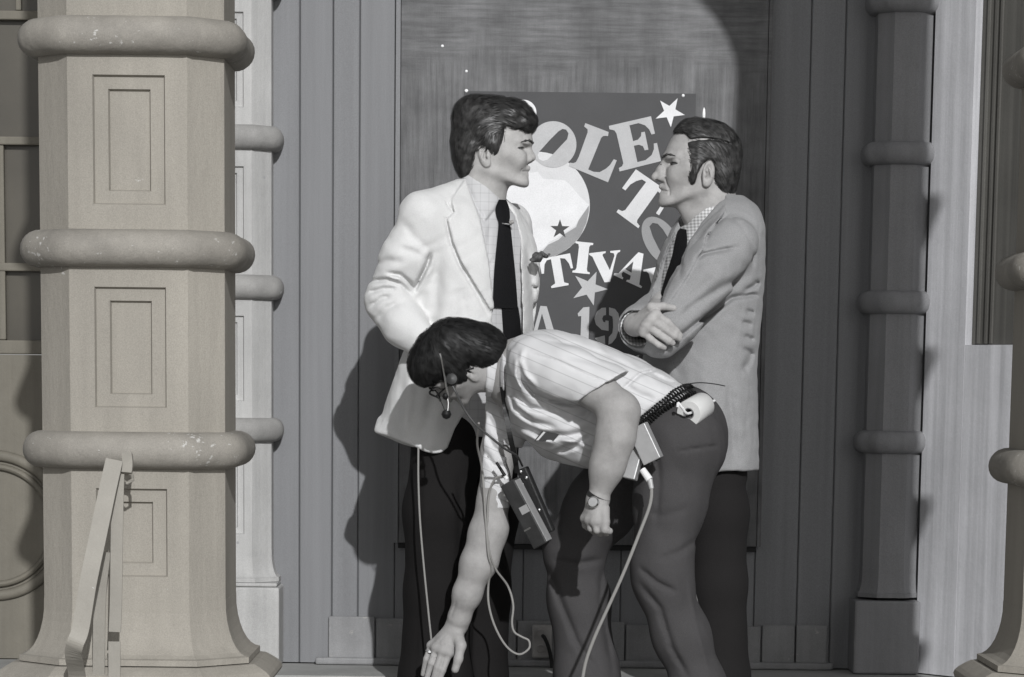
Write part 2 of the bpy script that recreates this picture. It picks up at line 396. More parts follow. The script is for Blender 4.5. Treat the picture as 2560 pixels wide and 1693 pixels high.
MB().tube([P(304, 1200, 6.08), P(318, 1208, 6.06), P(332, 1200, 6.06), P(330, 1188, 6.08), P(318, 1184, 6.09)], .0035, 6).build('scroll', M_iron, st)

# --- socket on the wall
so = thing('wall_socket', 'small metal socket box on the baseboard between the legs', 'socket', tuple(P(1354, 1600, YW-.03)))
a = P(1331, 1562, YW-.03); b = P(1379, 1645, YW-.03)
M_sock = mat('socket_plate', (.30, .29, .28), .55, var=.2, vscale=20, bump=.2)
MB().box((a[0], YW-.042, b[2]), (b[0], YW-.0185, a[2]), bev=.005).build('box', M_sock, so)
for py in (1583, 1622):
    c = P(1352, py, YW-.04); MB().lathe([(.013, 0), (.013, .004), (.010, .005), (.010, .002)], Matrix.Translation((c[0], YW-.0425, c[2])) @ Matrix.Rotation(R_(90), 4, 'X'), 16).build('outlet', M_sock, so)
c = P(1358, 1592, YW-.045)
MB().tube(spline([P(1357, 1590, YW-.046), P(1362, 1596, YW-.07), P(1371, 1618, YW-.06), P(1378, 1650, YW-.05), P(1382, 1700, YW-.06)], 6), .0055, 8).build('plug_and_lead', M_black, so)
# ------------------------------------------------------------------ painted board and poster
YB = YW-.028
def brushed(m, N, L, out, co, noise, mul):
    # broad brush strokes: vertical on the sides, sweeping across near the top
    sep = N.new('ShaderNodeSeparateXYZ'); L.new(co, sep.inputs[0])
    a = noise(1.0, 7, (70, 70, 3.2), .7); b = noise(1.0, 7, (5, 5, 75), .7); n = noise(5, 4)
    ad = N.new('ShaderNodeMath'); ad.operation = 'MULTIPLY_ADD'; L.new(n, ad.inputs[0]); ad.inputs[1].default_value = .35; L.new(sep.outputs[2], ad.inputs[2])
    r = N.new('ShaderNodeMapRange'); L.new(ad.outputs[0], r.inputs[0]); z = P(1300, 150, YB)[2]+.175
    r.inputs[1].default_value = z-.03; r.inputs[2].default_value = z+.03
    mx = N.new('ShaderNodeMix'); mx.data_type = 'FLOAT'; L.new(r.outputs[0], mx.inputs[0]); L.new(a, mx.inputs[2]); L.new(b, mx.inputs[3])
    o2 = mul(out, mx.outputs[0], .6, 1.4, .28, .72)
    return mul(o2, noise(9.0, 7), .72, 1.35)
M_board = mat('brush_painted_board', (.100, .100, .102), .6, bump=.3, bscale=60, stretch=(1, 1, .1), fine=.2, var=.22, vscale=7, extra=brushed)
M_poster = mat('poster_ink', (.054, .054, .056), .62, var=.08, vscale=12, fine=.20)
nb = thing('notice_board', 'tall brush painted board fixed to the plank wall', 'board', tuple(P(1440, 1355, YB)))
v4 = [P(998, -60, YB), P(1932, -60, YB), P(1884, 1372, YB), P(995, 1352, YB)]
xl, xr = v4[3][0], (v4[1][0]+v4[2][0])/2; zb = (v4[2][2]+v4[3][2])/2
MB().box((xl, YB, zb), (xr, YW-.0045, ZT-.3), bev=.002).build('board_panel', M_board, nb)
MB().box((xl-.014, YB-.004, zb), (xl-.001, YW-.0047, ZT-.3)).build('edge_strip', M_wall, nb)
MB().box((xl+.0, YB+.006, zb-.016), (xr, YW-.0046, zb-.001)).build('edge_strip', M_black, nb)
MB().box((xr+.001, YB-.002, zb), (xr+.012, YW-.0048, ZT-.3)).build('edge_strip', M_board, nb)
po = thing('poster', 'dark festival poster with curved lettering, a pale disc and stars on the board', 'poster', tuple(P(1440, 1120, YB)))
a = P(1160, 228, YB); b = P(1722, 1120, YB)
MB().box((a[0], YB-.0025, b[2]), (b[0], YB-.0003, a[2])).build('sheet', M_poster, po)
def curve_mesh(name, polys, lift, mtl, parent, label=None, th=.00008, smooth=False):
    """filled flat shape from photograph outlines, laid on the poster sheet"""
    cu = bpy.data.curves.new(name, 'CURVE'); cu.dimensions = '2D'; cu.fill_mode = 'BOTH'; cu.extrude = th
    for poly in polys:
        pts = [P(x, y, YB) for x, y in poly]
        sp = cu.splines.new('POLY'); sp.points.add(len(pts)-1); sp.use_cyclic_u = True
        for q, p in zip(sp.points, pts): q.co = (p[0], p[2], 0, 1)
    ob = bpy.data.objects.new(name, cu); COL.objects.link(ob)
    dg = bpy.context.evaluated_depsgraph_get(); me = bpy.data.meshes.new_from_object(ob.evaluated_get(dg)); bpy.data.objects.remove(ob); bpy.data.curves.remove(cu)
    for v in me.vertices:
        x, y, z = v.co; v.co = (x, YB-.0025-lift*.25-z, y)
    me.name = name; o = link(name, me, mtl, parent)
    if label: o['label'] = label
    return o
def z1(l): return [(1300+x*.2551, 240+y*.2551) for x, y in l]
def z2(l): return [(1300+x*.2551, 580+y*.2551) for x, y in l]
def star(t):
    t = np.array(t, float); c = t.mean(0); o = []
    for i in range(5):
        o.append(tuple(t[i])); m = (t[i]+t[(i+1) % 5])/2; o.append(tuple(c+(m-c)*.48))
    return o
def circ(cx, cy, rx, ry=None, n=64):
    ry = ry or rx; return [(cx+rx*math.cos(2*math.pi*k/n), cy+ry*math.sin(2*math.pi*k/n)) for k in range(n)]
def ink(n, v): return mat(n, (v, v, v*1.01), .6, var=.07, vscale=14, fine=.10)
I_w, I_l, I_g, I_m, I_d = ink('white_ink', .70), ink('pale_grey_ink', .60), ink('light_grey_ink', .43), ink('mid_grey_ink', .27), ink('dark_ink', .045)
curve_mesh('disc', [circ(1340, 514, 134.5)], .001, I_l, po, 'pale grey disc')
white = [(1206, 500), (1215, 455), (1245, 415), (1290, 425), (1326, 432), (1345, 430), (1357, 447), (1385, 449), (1412, 451), (1425, 462), (1448, 490), (1472, 512), (1462, 528), (1449, 545), (1441, 560), (1436, 566), (1424, 574), (1410, 581), (1402, 590), (1393, 596), (1372, 606), (1365, 615), (1356, 622), (1340, 630), (1300, 630), (1250, 610), (1220, 570)]
curve_mesh('white_patch', [white], .0025, I_w, po, 'ragged white patch on the disc')
cres = [(1472.5, 514), (1472, 530), (1466, 557), (1452, 588), (1432, 612), (1405, 632), (1376, 643), (1350, 647.5), (1345, 640), (1358, 626), (1370, 612), (1396, 600), (1412, 585), (1440, 568), (1446, 552), (1460, 532)]
curve_mesh('crescent', [cres], .004, I_m, po, 'grey crescent on the disc')
curve_mesh('star', [star(z1([(392, 1208), (485, 1278), (447, 1388), (330, 1385), (298, 1275)]))], .0055, I_d, po, 'small dark star')
curve_mesh('letter', [circ(1383, 361.5, 58), z1([(205, 530), (290, 435), (375, 350), (415, 325), (452, 332), (475, 368), (462, 425), (400, 490), (330, 565), (270, 625), (225, 638), (185, 620), (172, 580), (185, 550)])[::-1]], .0055, I_g, po)
curve_mesh('letter', [z1([(640, 268), (868, 355), (862, 395), (840, 392), (815, 395), (795, 412), (668, 722), (720, 745), (780, 748), (840, 715), (880, 680), (918, 622), (948, 632), (862, 848), (478, 688), (488, 655), (520, 660), (548, 650), (575, 600), (662, 360), (662, 330), (628, 300)])], .007, I_g, po)
curve_mesh('letter', [z1([(870, 295), (1283, 200), (1322, 372), (1288, 380), (1265, 330), (1225, 290), (1160, 268), (1072, 290), (1108, 445), (1155, 430), (1185, 395), (1188, 358), (1222, 352), (1258, 528), (1222, 535), (1205, 495), (1165, 480), (1115, 490), (1150, 650), (1230, 630), (1290, 580), (1312, 520), (1310, 468), (1342, 462), (1382, 640), (975, 742), (968, 708), (1000, 690), (1012, 660), (945, 370), (925, 340), (876, 328)])], .007, I_g, po)
curve_mesh('letter', [z1([(1135, 720), (1490, 965), (1362, 1172), (1332, 1150), (1390, 1060), (1395, 985), (1350, 935), (1150, 1215), (1145, 1240), (1172, 1275), (1160, 1298), (945, 1140), (962, 1112), (1000, 1130), (1030, 1120), (1235, 845), (1195, 820), (1140, 835), (1080, 870), (1032, 928), (1000, 905)])], .007, I_l, po)
ell = [(1385+x, 1425+y) for x, y in [(math.cos(t)*200*math.cos(.35)-math.sin(t)*245*math.sin(-.35)*.6, math.cos(t)*200*math.sin(.25)+math.sin(t)*235) for t in np.linspace(0, 2*math.pi, 64, endpoint=False)]]
curve_mesh('letter', [z1(ell), z1([(1268, 1280), (1300, 1245), (1350, 1255), (1400, 1310), (1480, 1440), (1490, 1500), (1460, 1560), (1400, 1570), (1360, 1500), (1300, 1380)])[::-1]], .007, I_m, po)
curve_mesh('star', [star([(1694, 246), (1712, 288), (1677, 319), (1639, 297), (1650, 252)])], .007, I_w, po, 'white star')
curve_mesh('star', [star(z2([(750, 390), (862, 562), (722, 722), (522, 650), (540, 430)]))], .007, I_g, po, 'grey star')
curve_mesh('letter', [z2([(192, 268), (490, 210), (520, 355), (498, 360), (480, 310), (440, 262), (392, 258), (432, 495), (475, 505), (476, 522), (308, 552), (303, 535), (345, 505), (303, 268), (262, 280), (240, 320), (235, 410), (212, 412), (192, 310)])], .0085, I_w, po)
curve_mesh('letter', [z2([(545, 92), (718, 110), (715, 130), (690, 132), (678, 150), (655, 365), (660, 390), (684, 398), (682, 415), (512, 398), (515, 380), (540, 375), (553, 355), (577, 150), (572, 120), (542, 110)])], .0085, I_w, po)
curve_mesh('letter', [z2([(677, 210), (840, 190), (838, 208), (815, 215), (808, 230), (880, 375), (925, 235), (918, 210), (885, 205), (883, 188), (982, 178), (980, 195), (958, 205), (945, 225), (882, 490), (828, 495), (735, 300), (710, 245), (678, 225)])], .0085, I_w, po)
curve_mesh('letter', [z2([(1160, 200), (1210, 215), (1168, 515), (1195, 535), (1188, 552), (1040, 485), (1046, 470), (1075, 470), (1085, 430), (1010, 390), (995, 410), (1000, 440), (1012, 448), (1005, 465), (918, 425), (925, 405), (965, 405), (1120, 240)]), z2([(1030, 365), (1092, 400), (1110, 290)])[::-1]], .0085, I_w, po)
curve_mesh('letter', [z2([(1207, 372), (1400, 330), (1405, 350), (1372, 370), (1360, 560), (1420, 560), (1470, 490), (1490, 495), (1470, 620), (1280, 620), (1282, 600), (1305, 580), (1262, 410), (1240, 390), (1210, 390)])], .0085, I_w, po)
curve_mesh('letter', [z2([(200, 725), (262, 730), (335, 975), (372, 1110), (300, 1110), (276, 1010), (160, 1010), (130, 1110), (95, 1110)]), z2([(170, 970), (262, 970), (215, 800)])[::-1]], .0085, I_g, po)
curve_mesh('digit', [z2([(565, 800), (620, 740), (680, 735), (670, 1100), (590, 1100), (600, 825), (570, 828)])], .0085, I_g, po)
curve_mesh('digit', [z2([(842, 742), (800, 745), (755, 780), (728, 850), (745, 910), (800, 960), (868, 970), (868, 872), (838, 868), (835, 888), (815, 880), (805, 850), (818, 820), (842, 815)]), z2([(872, 740), (930, 755), (965, 800), (975, 870), (965, 960), (940, 1040), (900, 1090), (866, 1105), (870, 1030), (905, 990), (912, 930), (910, 860), (905, 830), (872, 815)]), z2([(735, 1040), (830, 1015), (835, 1100), (790, 1090), (750, 1065)])], .0085, I_g, po)
curve_mesh('letter', [z2([(920, 1192), (1070, 1195), (1068, 1255), (1045, 1255), (1035, 1225), (1020, 1225), (1015, 1330), (975, 1330), (965, 1222), (945, 1225), (935, 1240), (915, 1240)])], .0085, I_g, po)
curve_mesh('letter', [z2([(1170, 1205), (1140, 1215), (1115, 1250), (1112, 1300), (1130, 1340), (1150, 1330), (1142, 1290), (1160, 1225)])], .0085, I_g, po)
curve_mesh('dot', [circ(1309, 282, 32)], .0085, I_w, po, 'white round dot behind the head of the man in the cream jacket')
# drawing pins and paint drips on the board
M_pin = mat('white_pin', .8, .4)
for px, py, r in ((1166, 227, .0052), (1708, 239, .0044), (1166, 178, .004), (1106, 115, .0042)):
    c = P(px, py, YB-.003); o = MB().lathe([(r, 0), (r*.9, .002), (r*.5, .0032), (.0002, .0035)], Matrix.Translation((c[0], YB-.0002 if py != 239 else YB-.0026, c[2])) @ Matrix.Rotation(R_(90), 4, 'X'), 12).build('pin', M_pin, nb, smooth=True)
c = P(1760, 285, YB); MB().lathe([(.0005, -.016), (.0035, -.01), (.004, 0), (.003, .012), (.0005, .018)], Matrix.Translation((c[0], YB, c[2])) @ Matrix.Scale(.35, 4, (0, 1, 0)), 10).build('paint_drip', M_pin, nb, smooth=True)
# ------------------------------------------------------------------ sculpting: signed distance fields meshed with surface nets
F4 = np.float32
def unit(v): v = np.asarray(v, float); return v/(np.linalg.norm(v)+1e-12)
class SDF:
    def __init__(s): s.ops = []
    def add(s, fn, lo, hi, k=.0, kind='add'):
        s.ops.append((kind, fn, np.asarray(lo, float), np.asarray(hi, float), k)); return s
    # --- solids
    def cone(s, a, b, r0, r1, k=.01, kind='add'):
        a = np.asarray(a, F4); b = np.asarray(b, F4); ab = b-a; L2 = float(ab @ ab)+1e-12; rm = max(r0, r1)
        def fn(p):
            q = p-a; t = np.clip((q @ ab)/L2, 0, 1); d = q-t[:, None]*ab
            return np.sqrt((d*d).sum(1))-(r0+(r1-r0)*t)
        return s.add(fn, np.minimum(a, b)-rm, np.maximum(a, b)+rm, k, kind)
    def cone_cut(s, a, b, r0, r1, o, n, k=.01):
        """tapered tube with a flat end: everything beyond the plane (o, n) is missing"""
        a = np.asarray(a, F4); b = np.asarray(b, F4); ab = b-a; L2 = float(ab @ ab)+1e-12; rm = max(r0, r1); o = np.asarray(o, F4); n = unit(n).astype(F4)
        def fn(p):
            q = p-a; t = np.clip((q @ ab)/L2, 0, 1); d = q-t[:, None]*ab
            return np.maximum(np.sqrt((d*d).sum(1))-(r0+(r1-r0)*t), (p-o) @ n)
        return s.add(fn, np.minimum(a, b)-rm, np.maximum(a, b)+rm, k)
    def chain(s, pts, rad, k=.01, kind='add'):
        for i in range(len(pts)-1): s.cone(pts[i], pts[i+1], rad[i], rad[i+1], k, kind)
        return s
    def ball(s, c, r, k=.01, kind='add'):
        return s.cone(c, np.asarray(c)+1e-5, r, r, k, kind)
    def ell(s, c, r, k=.01, kind='add', R=None):
        """ellipsoid; R rows = local axes"""
        c = np.asarray(c, F4); r = np.asarray(r, F4); Rm = None if R is None else np.asarray(R, F4); m = float(r.max())
        def fn(p):
            q = p-c
            if Rm is not None: q = q @ Rm.T
            a = q/r; k0 = np.sqrt((a*a).sum(1))+1e-9; b = a/r; k1 = np.sqrt((b*b).sum(1))+1e-9
            return k0*(k0-1)/k1
        return s.add(fn, c-m, c+m, k, kind)
    def box(s, c, h, R, rd=.004, k=.0, kind='add'):
        c = np.asarray(c, F4); h = np.asarray(h, F4)-rd; Rm = np.asarray(R, F4); m = float(np.linalg.norm(h)+rd)
        def fn(p):
            q = np.abs((p-c) @ Rm.T)-h; return np.sqrt((np.maximum(q, 0)**2).sum(1))+np.minimum(q.max(1), 0)-rd
        return s.add(fn, c-m, c+m, k, kind)
    def loft(s, w, u, v, st, k=.01, kind='add', cap=.0):
        """stations (centre, half_u, half_v[, exponent]) along axis w, sections in the u, v plane"""
        w, u, v = [unit(a).astype(F4) for a in (w, u, v)]
        C = np.array([a[0] for a in st], float); T = C @ w; o = np.argsort(T); st = [st[i] for i in o]; C = C[o]; T = T[o]
        tt = np.linspace(T[0], T[-1], 80)
        def it(y):
            y = np.asarray(y, float)
            if len(y) < 3: return np.interp(tt, T, y)
            m = np.gradient(y, T); i = np.clip(np.searchsorted(T, tt)-1, 0, len(T)-2); h = T[i+1]-T[i]; x = (tt-T[i])/h
            return (2*x**3-3*x**2+1)*y[i]+(x**3-2*x**2+x)*h*m[i]+(-2*x**3+3*x**2)*y[i+1]+(x**3-x**2)*h*m[i+1]
        cu, cv = it(C @ u), it(C @ v); hu, hv = it([a[1] for a in st]), it([a[2] for a in st])
        ex = it([a[3] if len(a) > 3 else 2.3 for a in st])
        def fn(p):
            t = p @ w
            a = np.abs(p @ u-np.interp(t, tt, cu))/np.interp(t, tt, hu); b = np.abs(p @ v-np.interp(t, tt, cv))/np.interp(t, tt, hv)
            n = np.interp(t, tt, ex); g = (a**n+b**n+1e-9)**(1/n)
            d = (g-1)*np.minimum(np.interp(t, tt, hu), np.interp(t, tt, hv))
            e = np.maximum(T[0]-t, t-T[-1])
            if cap:                                     # rounded ends
                h = np.maximum(cap-np.abs(d-e), 0)/cap; return (np.maximum(d, e)+h*h*cap*.25).astype(F4)
            return np.maximum(d, e).astype(F4)
        m = max(max(a[1], a[2]) for a in st)*1.05
        return s.add(fn, C.min(0)-m, C.max(0)+m, k, kind)
    # --- surface detail given in the pixels of the photograph (a ruler on the cloth), only on the side y < ymax
    def crease(s, pts, wid, dep, ymax, ymin=0.0, fade=True):
        """groove (dep > 0) or ridge (dep < 0) along a polyline; wid in pixels"""
        a = np.array(pts, float); lo = a.min(0)-wid*3; hi = a.max(0)+wid*3
        cs = np.array([P(x, y, Y) for x in (lo[0], hi[0]) for y in (lo[1], hi[1]) for Y in (ymin if ymin else ymax-.9, ymax)])
        ymax = ymax+YOFF[0]; ymin = ymin+YOFF[0] if ymin else 0.0
        def fn(p, d):
            x, y = proj(p.astype(float)); best = np.full(len(p), 1e9); par = np.zeros(len(p)); n = len(a)-1
            for i in range(n):
                ab = a[i+1]-a[i]; L2 = ab @ ab+1e-9; t = np.clip(((x-a[i, 0])*ab[0]+(y-a[i, 1])*ab[1])/L2, 0, 1)
                dd = np.hypot(x-a[i, 0]-t*ab[0], y-a[i, 1]-t*ab[1]); m = dd < best; best[m] = dd[m]; par[m] = (i+t[m])/n
            g = np.exp(-(best/wid)**2)
            if fade: g *= np.clip(np.sin(np.pi*np.clip(par*.9+.05, 0, 1))*1.6, 0, 1)
            g[(p[:, 1] > ymax) | (p[:, 1] < ymin)] = 0
            return d+dep*g
        s.ops.append(('disp', fn, cs.min(0), cs.max(0), 0)); return s
    def folds(s, amp, freq, seed, lo, hi, stretch=(1, 1, 1)):
        """soft random waviness of hanging cloth"""
        r = np.random.default_rng(seed); D = r.normal(size=(7, 3))*np.asarray(stretch); D /= np.linalg.norm(D, axis=1)[:, None]; ph = r.uniform(0, 6.28, 7); fq = freq*r.uniform(.6, 1.7, 7)
        def fn(p, d):
            g = 0
            for i in range(7): g = g+np.sin((p @ D[i].astype(F4))*fq[i]+ph[i]+1.3*np.sin((p @ D[(i+3) % 7].astype(F4))*fq[i]*.6))
            return d+amp*g/3
        s.ops.append(('disp', fn, np.asarray(lo, float), np.asarray(hi, float), 0)); return s
    def patch(s, poly, dep, ymax, ymin=0.0, soft=2.0):
        """raise (dep < 0) or sink a region outlined in photograph pixels"""
        a = np.array(poly, float); lo = a.min(0)-6; hi = a.max(0)+6
        cs = np.array([P(x, y, Y) for x in (lo[0], hi[0]) for y in (lo[1], hi[1]) for Y in (ymin if ymin else ymax-.9, ymax)])
        ymax = ymax+YOFF[0]; ymin = ymin+YOFF[0] if ymin else 0.0
        def fn(p, d):
            x, y = proj(p.astype(float)); sd = poly_sd(x, y, a); g = np.clip(.5-sd/(2*soft), 0, 1); g[(p[:, 1] > ymax) | (p[:, 1] < ymin)] = 0
            return d+dep*g
        s.ops.append(('disp', fn, cs.min(0), cs.max(0), 0)); return s
    def cut(s, poly, ymin, ymax, k=.004, inside=True):
        """carve away (inside) or keep only (outside) a region outlined in photograph pixels between two distances"""
        a = np.array(poly, float)
        cs = np.array([P(x, y, Y) for x in (a[:, 0].min()-10, a[:, 0].max()+10) for y in (a[:, 1].min()-10, a[:, 1].max()+10) for Y in (ymin, ymax)])
        ymax = ymax+YOFF[0]; ymin = ymin+YOFF[0]
        def fn(p):
            x, y = proj(p.astype(float)); sd = poly_sd(x, y, a)*(p[:, 1]/7600.0)
            return np.maximum(np.maximum(sd, ymin-p[:, 1]), p[:, 1]-ymax).astype(F4)
        return s.add(fn, cs.min(0), cs.max(0), k, 'sub')
    def plane_cut(s, o, n, k=.006):
        """remove everything in front of the plane"""
        o = np.asarray(o, F4); n = unit(n).astype(F4)
        s.ops.append(('half', lambda p: (p-o) @ n, None, None, k)); return s
    # --- evaluation
    def __call__(s, p, blk=None):
        """p (N,3) float32; blk = (centres, radius, per) lets whole blocks be skipped"""
        d = np.full(len(p), 9.0, F4)
        for kind, fn, lo, hi, k in s.ops:
            mg = max(k*1.5, .02)
            if lo is None: idx = slice(None)
            elif blk is not None:
                c, r, per = blk; m = np.all((c > lo-mg-r) & (c < hi+mg+r), axis=1)
                if not m.any(): continue
                idx = np.repeat(m, per)
            else:
                idx = np.all((p > lo-mg) & (p < hi+mg), axis=1)
                if not idx.any(): continue
            q = p[idx]; dd = d[idx]
            if kind == 'disp': d[idx] = fn(q, dd); continue
            f = fn(q).astype(F4)
            if kind == 'add':
                if k > 0: h = np.maximum(k-np.abs(dd-f), 0)/k; d[idx] = np.minimum(dd, f)-h*h*k*.25
                else: d[idx] = np.minimum(dd, f)
            else:
                if kind == 'sub': f = -f
                if k > 0: h = np.maximum(k-np.abs(dd-f), 0)/k; d[idx] = np.maximum(dd, f)+h*h*k*.25
                else: d[idx] = np.maximum(dd, f)
        return d
    def bounds(s):
        a = [o for o in s.ops if o[0] == 'add']; return np.min([o[2] for o in a], 0), np.max([o[3] for o in a], 0)
def poly_sd(x, y, a):
    """signed distance to a closed polygon, negative inside"""
    best = np.full(len(x), 1e18); ins = np.zeros(len(x), bool); n = len(a)
    for i in range(n):
        x0, y0 = a[i]; x1, y1 = a[(i+1) % n]; ex, ey = x1-x0, y1-y0
        t = np.clip(((x-x0)*ex+(y-y0)*ey)/(ex*ex+ey*ey+1e-12), 0, 1); best = np.minimum(best, (x-x0-t*ex)**2+(y-y0-t*ey)**2)
        c = ((y0 > y) != (y1 > y)); xi = x0+(y-y0)*ex/(ey if abs(ey) > 1e-9 else 1e-9); ins ^= c & (x < xi)
    r = np.sqrt(best); return np.where(ins, -r, r)
def nets(sdf, h, smooth=1, lo=None, hi=None):
    B = 8; a, b = sdf.bounds(); lo = a-.02 if lo is None else np.asarray(lo, float); hi = b+.02 if hi is None else np.asarray(hi, float)
    nb = np.ceil((hi-lo)/(h*B)).astype(int); g = np.stack(np.meshgrid(*[np.arange(n) for n in nb], indexing='ij'), -1).reshape(-1, 3)
    rad = B*h/2; c = lo+(g*B+B/2)*h
    d = sdf(c.astype(F4)); keep = np.abs(d) < rad*1.74+.014; g = g[keep]; c = c[keep]
    n1 = B+1; off = np.stack(np.meshgrid(*[np.arange(n1)]*3, indexing='ij'), -1).reshape(-1, 3)
    pts = (lo+(g[:, None, :]*B+off[None])*h).reshape(-1, 3).astype(F4)
    D = sdf(pts, (c, rad, n1**3)).reshape(-1, n1, n1, n1)
    S = D < 0
    K = nb*B+2; key = lambda ijk: (ijk[..., 0]*K[1]+ijk[..., 1])*K[2]+ijk[..., 2]
    cor = [(i, j, k) for i in (0, 1) for j in (0, 1) for k in (0, 1)]
    cnt = sum(S[:, i:i+B, j:j+B, k:k+B].astype(np.int8) for i, j, k in cor)
    act = (cnt > 0) & (cnt < 8); bi, ci, cj, ck = np.nonzero(act)
    if len(bi) == 0: return np.zeros((0, 3)), np.zeros((0, 4), int)
    val = np.stack([D[bi, ci+i, cj+j, ck+k] for i, j, k in cor], 1); acc = np.zeros((len(bi), 3)); w = np.zeros(len(bi))
    for e0 in range(8):
        for ax in range(3):
            if cor[e0][ax] == 0:
                e1 = e0+(4, 2, 1)[ax]; v0, v1 = val[:, e0], val[:, e1]; m = (v0 < 0) != (v1 < 0)
                t = v0[m]/(v0[m]-v1[m]); q = np.tile(np.array(cor[e0], float), (m.sum(), 1)); q[:, ax] += t; acc[m] += q; w[m] += 1
    cell = g[bi]*B+np.stack([ci, cj, ck], 1); V = lo+(cell+acc/w[:, None])*h
    kk = key(cell); o = np.argsort(kk); kk = kk[o]; V = V[o]
    Q = []
    for ax in range(3):
        s0 = S[:, :B, :B, :B]; sl = [slice(0, B)]*3; sl[ax] = slice(1, B+1); s1 = S[(slice(None), *sl)]
        m = s0 != s1; bi, ei, ej, ek = np.nonzero(m); base = g[bi]*B+np.stack([ei, ej, ek], 1); ins = s0[bi, ei, ej, ek]
        u, v = (ax+1) % 3, (ax+2) % 3; quad = []
        for du, dv in ((-1, -1), (0, -1), (0, 0), (-1, 0)):
            q = base.copy(); q[:, u] += du; q[:, v] += dv; quad.append(key(q))
        quad = np.stack(quad, 1); ix = np.searchsorted(kk, quad); ix = np.clip(ix, 0, len(kk)-1); ok = (kk[ix] == quad).all(1)
        ix = ix[ok]; ins = ins[ok]; ix[~ins] = ix[~ins][:, ::-1]; Q.append(ix)
    Q = np.concatenate(Q)
    for _ in range(smooth):
        s_ = np.zeros_like(V); n_ = np.zeros(len(V))
        for i in range(4):
            for j in ((i+1) % 4, (i-1) % 4): np.add.at(s_, Q[:, i], V[Q[:, j]]); np.add.at(n_, Q[:, i], 1)
        V = V*.5+.5*s_/np.maximum(n_, 1)[:, None]
    return V, Q
def sculpt(name, sdf, h, mtl, parent, smooth=1, extra=None):
    V, Q = nets(sdf, h, smooth)
    if extra is not None:
        for v2, q2 in extra: Q = np.vstack([Q, q2+len(V)]); V = np.vstack([V, v2])
    me = npmesh(name, V, Q); return link(name, me, mtl, parent)
class Frame:
    """local head/hand frame: columns are axes"""
    def __init__(s, o, f, u, sc=1.0):
        s.sc = sc; s.o = np.asarray(o, float); f = unit(f); u = np.asarray(u, float); u = unit(u-f*(u @ f)); s.M = np.stack([f, u, np.cross(f, u)], 1)
    def w(s, p): return s.o+s.sc*(np.asarray(p, float) @ s.M.T)
    def l(s, p): return (np.asarray(p, float)-s.o) @ s.M/s.sc
def grad(sdf, p, e=.0015):
    g = np.stack([sdf((p+np.eye(3, dtype=F4)[i]*e).astype(F4))-sdf((p-np.eye(3, dtype=F4)[i]*e).astype(F4)) for i in range(3)], 1)
    return g/(np.linalg.norm(g, axis=1)[:, None]+1e-9)
def strands(sdf, V, n, flow, length, steps, width, lift, seed, keep=None):
    """hair locks: thin ribbons that run along the surface following a flow field"""
    r = np.random.default_rng(seed); idx = r.choice(len(V), n*3); p = V[idx].astype(F4)
    if keep is not None: p = p[keep(p)]
    p = p[:n]; n = len(p); ds = (length*r.uniform(.5, 1.25, n)/steps)[:, None].astype(F4); lf = (lift*r.uniform(.1, 1.0, n)).astype(F4); jit = r.normal(size=(n, 3)).astype(F4)*.16
    path = []; nor = []
    for k in range(steps+1):
        g = grad(sdf, p); d = sdf(p); p = (p-(d-lf*math.sin(math.pi*min(1, (k+.6)/steps)*.8))[:, None]*g).astype(F4); path.append(p.copy()); nor.append(g)
        f = flow(p)+jit; f = f-g*(f*g).sum(1)[:, None]; f /= np.linalg.norm(f, axis=1)[:, None]+1e-9; p = (p+f*ds).astype(F4)
    path = np.stack(path, 1); nor = np.stack(nor, 1); ok = np.abs(sdf(path.reshape(-1, 3).astype(F4))).reshape(n, -1).max(1) < max(.009, lift*1.5)
    path = path[ok]; nor = nor[ok]; n = len(path); t = np.gradient(path, axis=1); sd = np.cross(t, nor); sd /= np.linalg.norm(sd, axis=2)[..., None]+1e-9
    wd = width*r.uniform(.5, 1.3, n)[:, None, None]*np.sin(np.pi*np.linspace(.12, .96, steps+1))[None, :, None]
    A = path+sd*wd; C = path-sd*wd; V2 = np.stack([A, C], 2).reshape(-1, 3); m = steps+1
    i = (np.arange(n)[:, None]*m+np.arange(steps)[None]).reshape(-1)*2; return V2, np.stack([i, i+1, i+3, i+2], 1)
# ------------------------------------------------------------------ people: shared builders
M_skin = mat('skin', (.40, .392, .383), .58, var=.11, vscale=34, bump=.2, bscale=170, spec=.22, sss=.08, fine=.07)
M_skin2 = mat('tanned_skin', (.37, .362, .355), .58, var=.13, vscale=34, bump=.24, bscale=150, spec=.22, sss=.08, fine=.07)
M_lip = mat('lip', (.23, .215, .21), .5)
M_eye = mat('eye', (.10, .10, .10), .15, spec=.6)
M_hairA = mat('brown_hair', (.022, .0215, .021), .6, var=.35, vscale=30, spec=.25)
M_hairA2 = mat('brown_hair_locks', (.034, .0333, .0326), .42, var=.75, vscale=55, spec=.45)
M_brow = mat('eyebrow_hair', (.055, .054, .053), .7, var=.6, vscale=200, spec=.15)
M_hairB = mat('greying_dark_hair', (.026, .0255, .025), .6, var=.4, vscale=40, spec=.25)
M_hairB2 = mat('greying_hair_locks', (.046, .0453, .0446), .45, var=.9, vscale=42, spec=.4)
M_hairC = mat('black_hair', (.010, .010, .010), .6, var=.35, vscale=30, spec=.25)
M_hairC2 = mat('black_hair_locks', (.016, .016, .016), .5, var=.7, vscale=50, spec=.25)
def face_f(s, u, z):
    """how far forward the face reaches at a height and a distance from the middle"""
    f = np.linspace(.16, .0, 400); d = s(np.stack([f, np.full(400, u), np.full(400, z)], 1).astype(F4)); i = np.argmax(d < 0); return float(f[i])
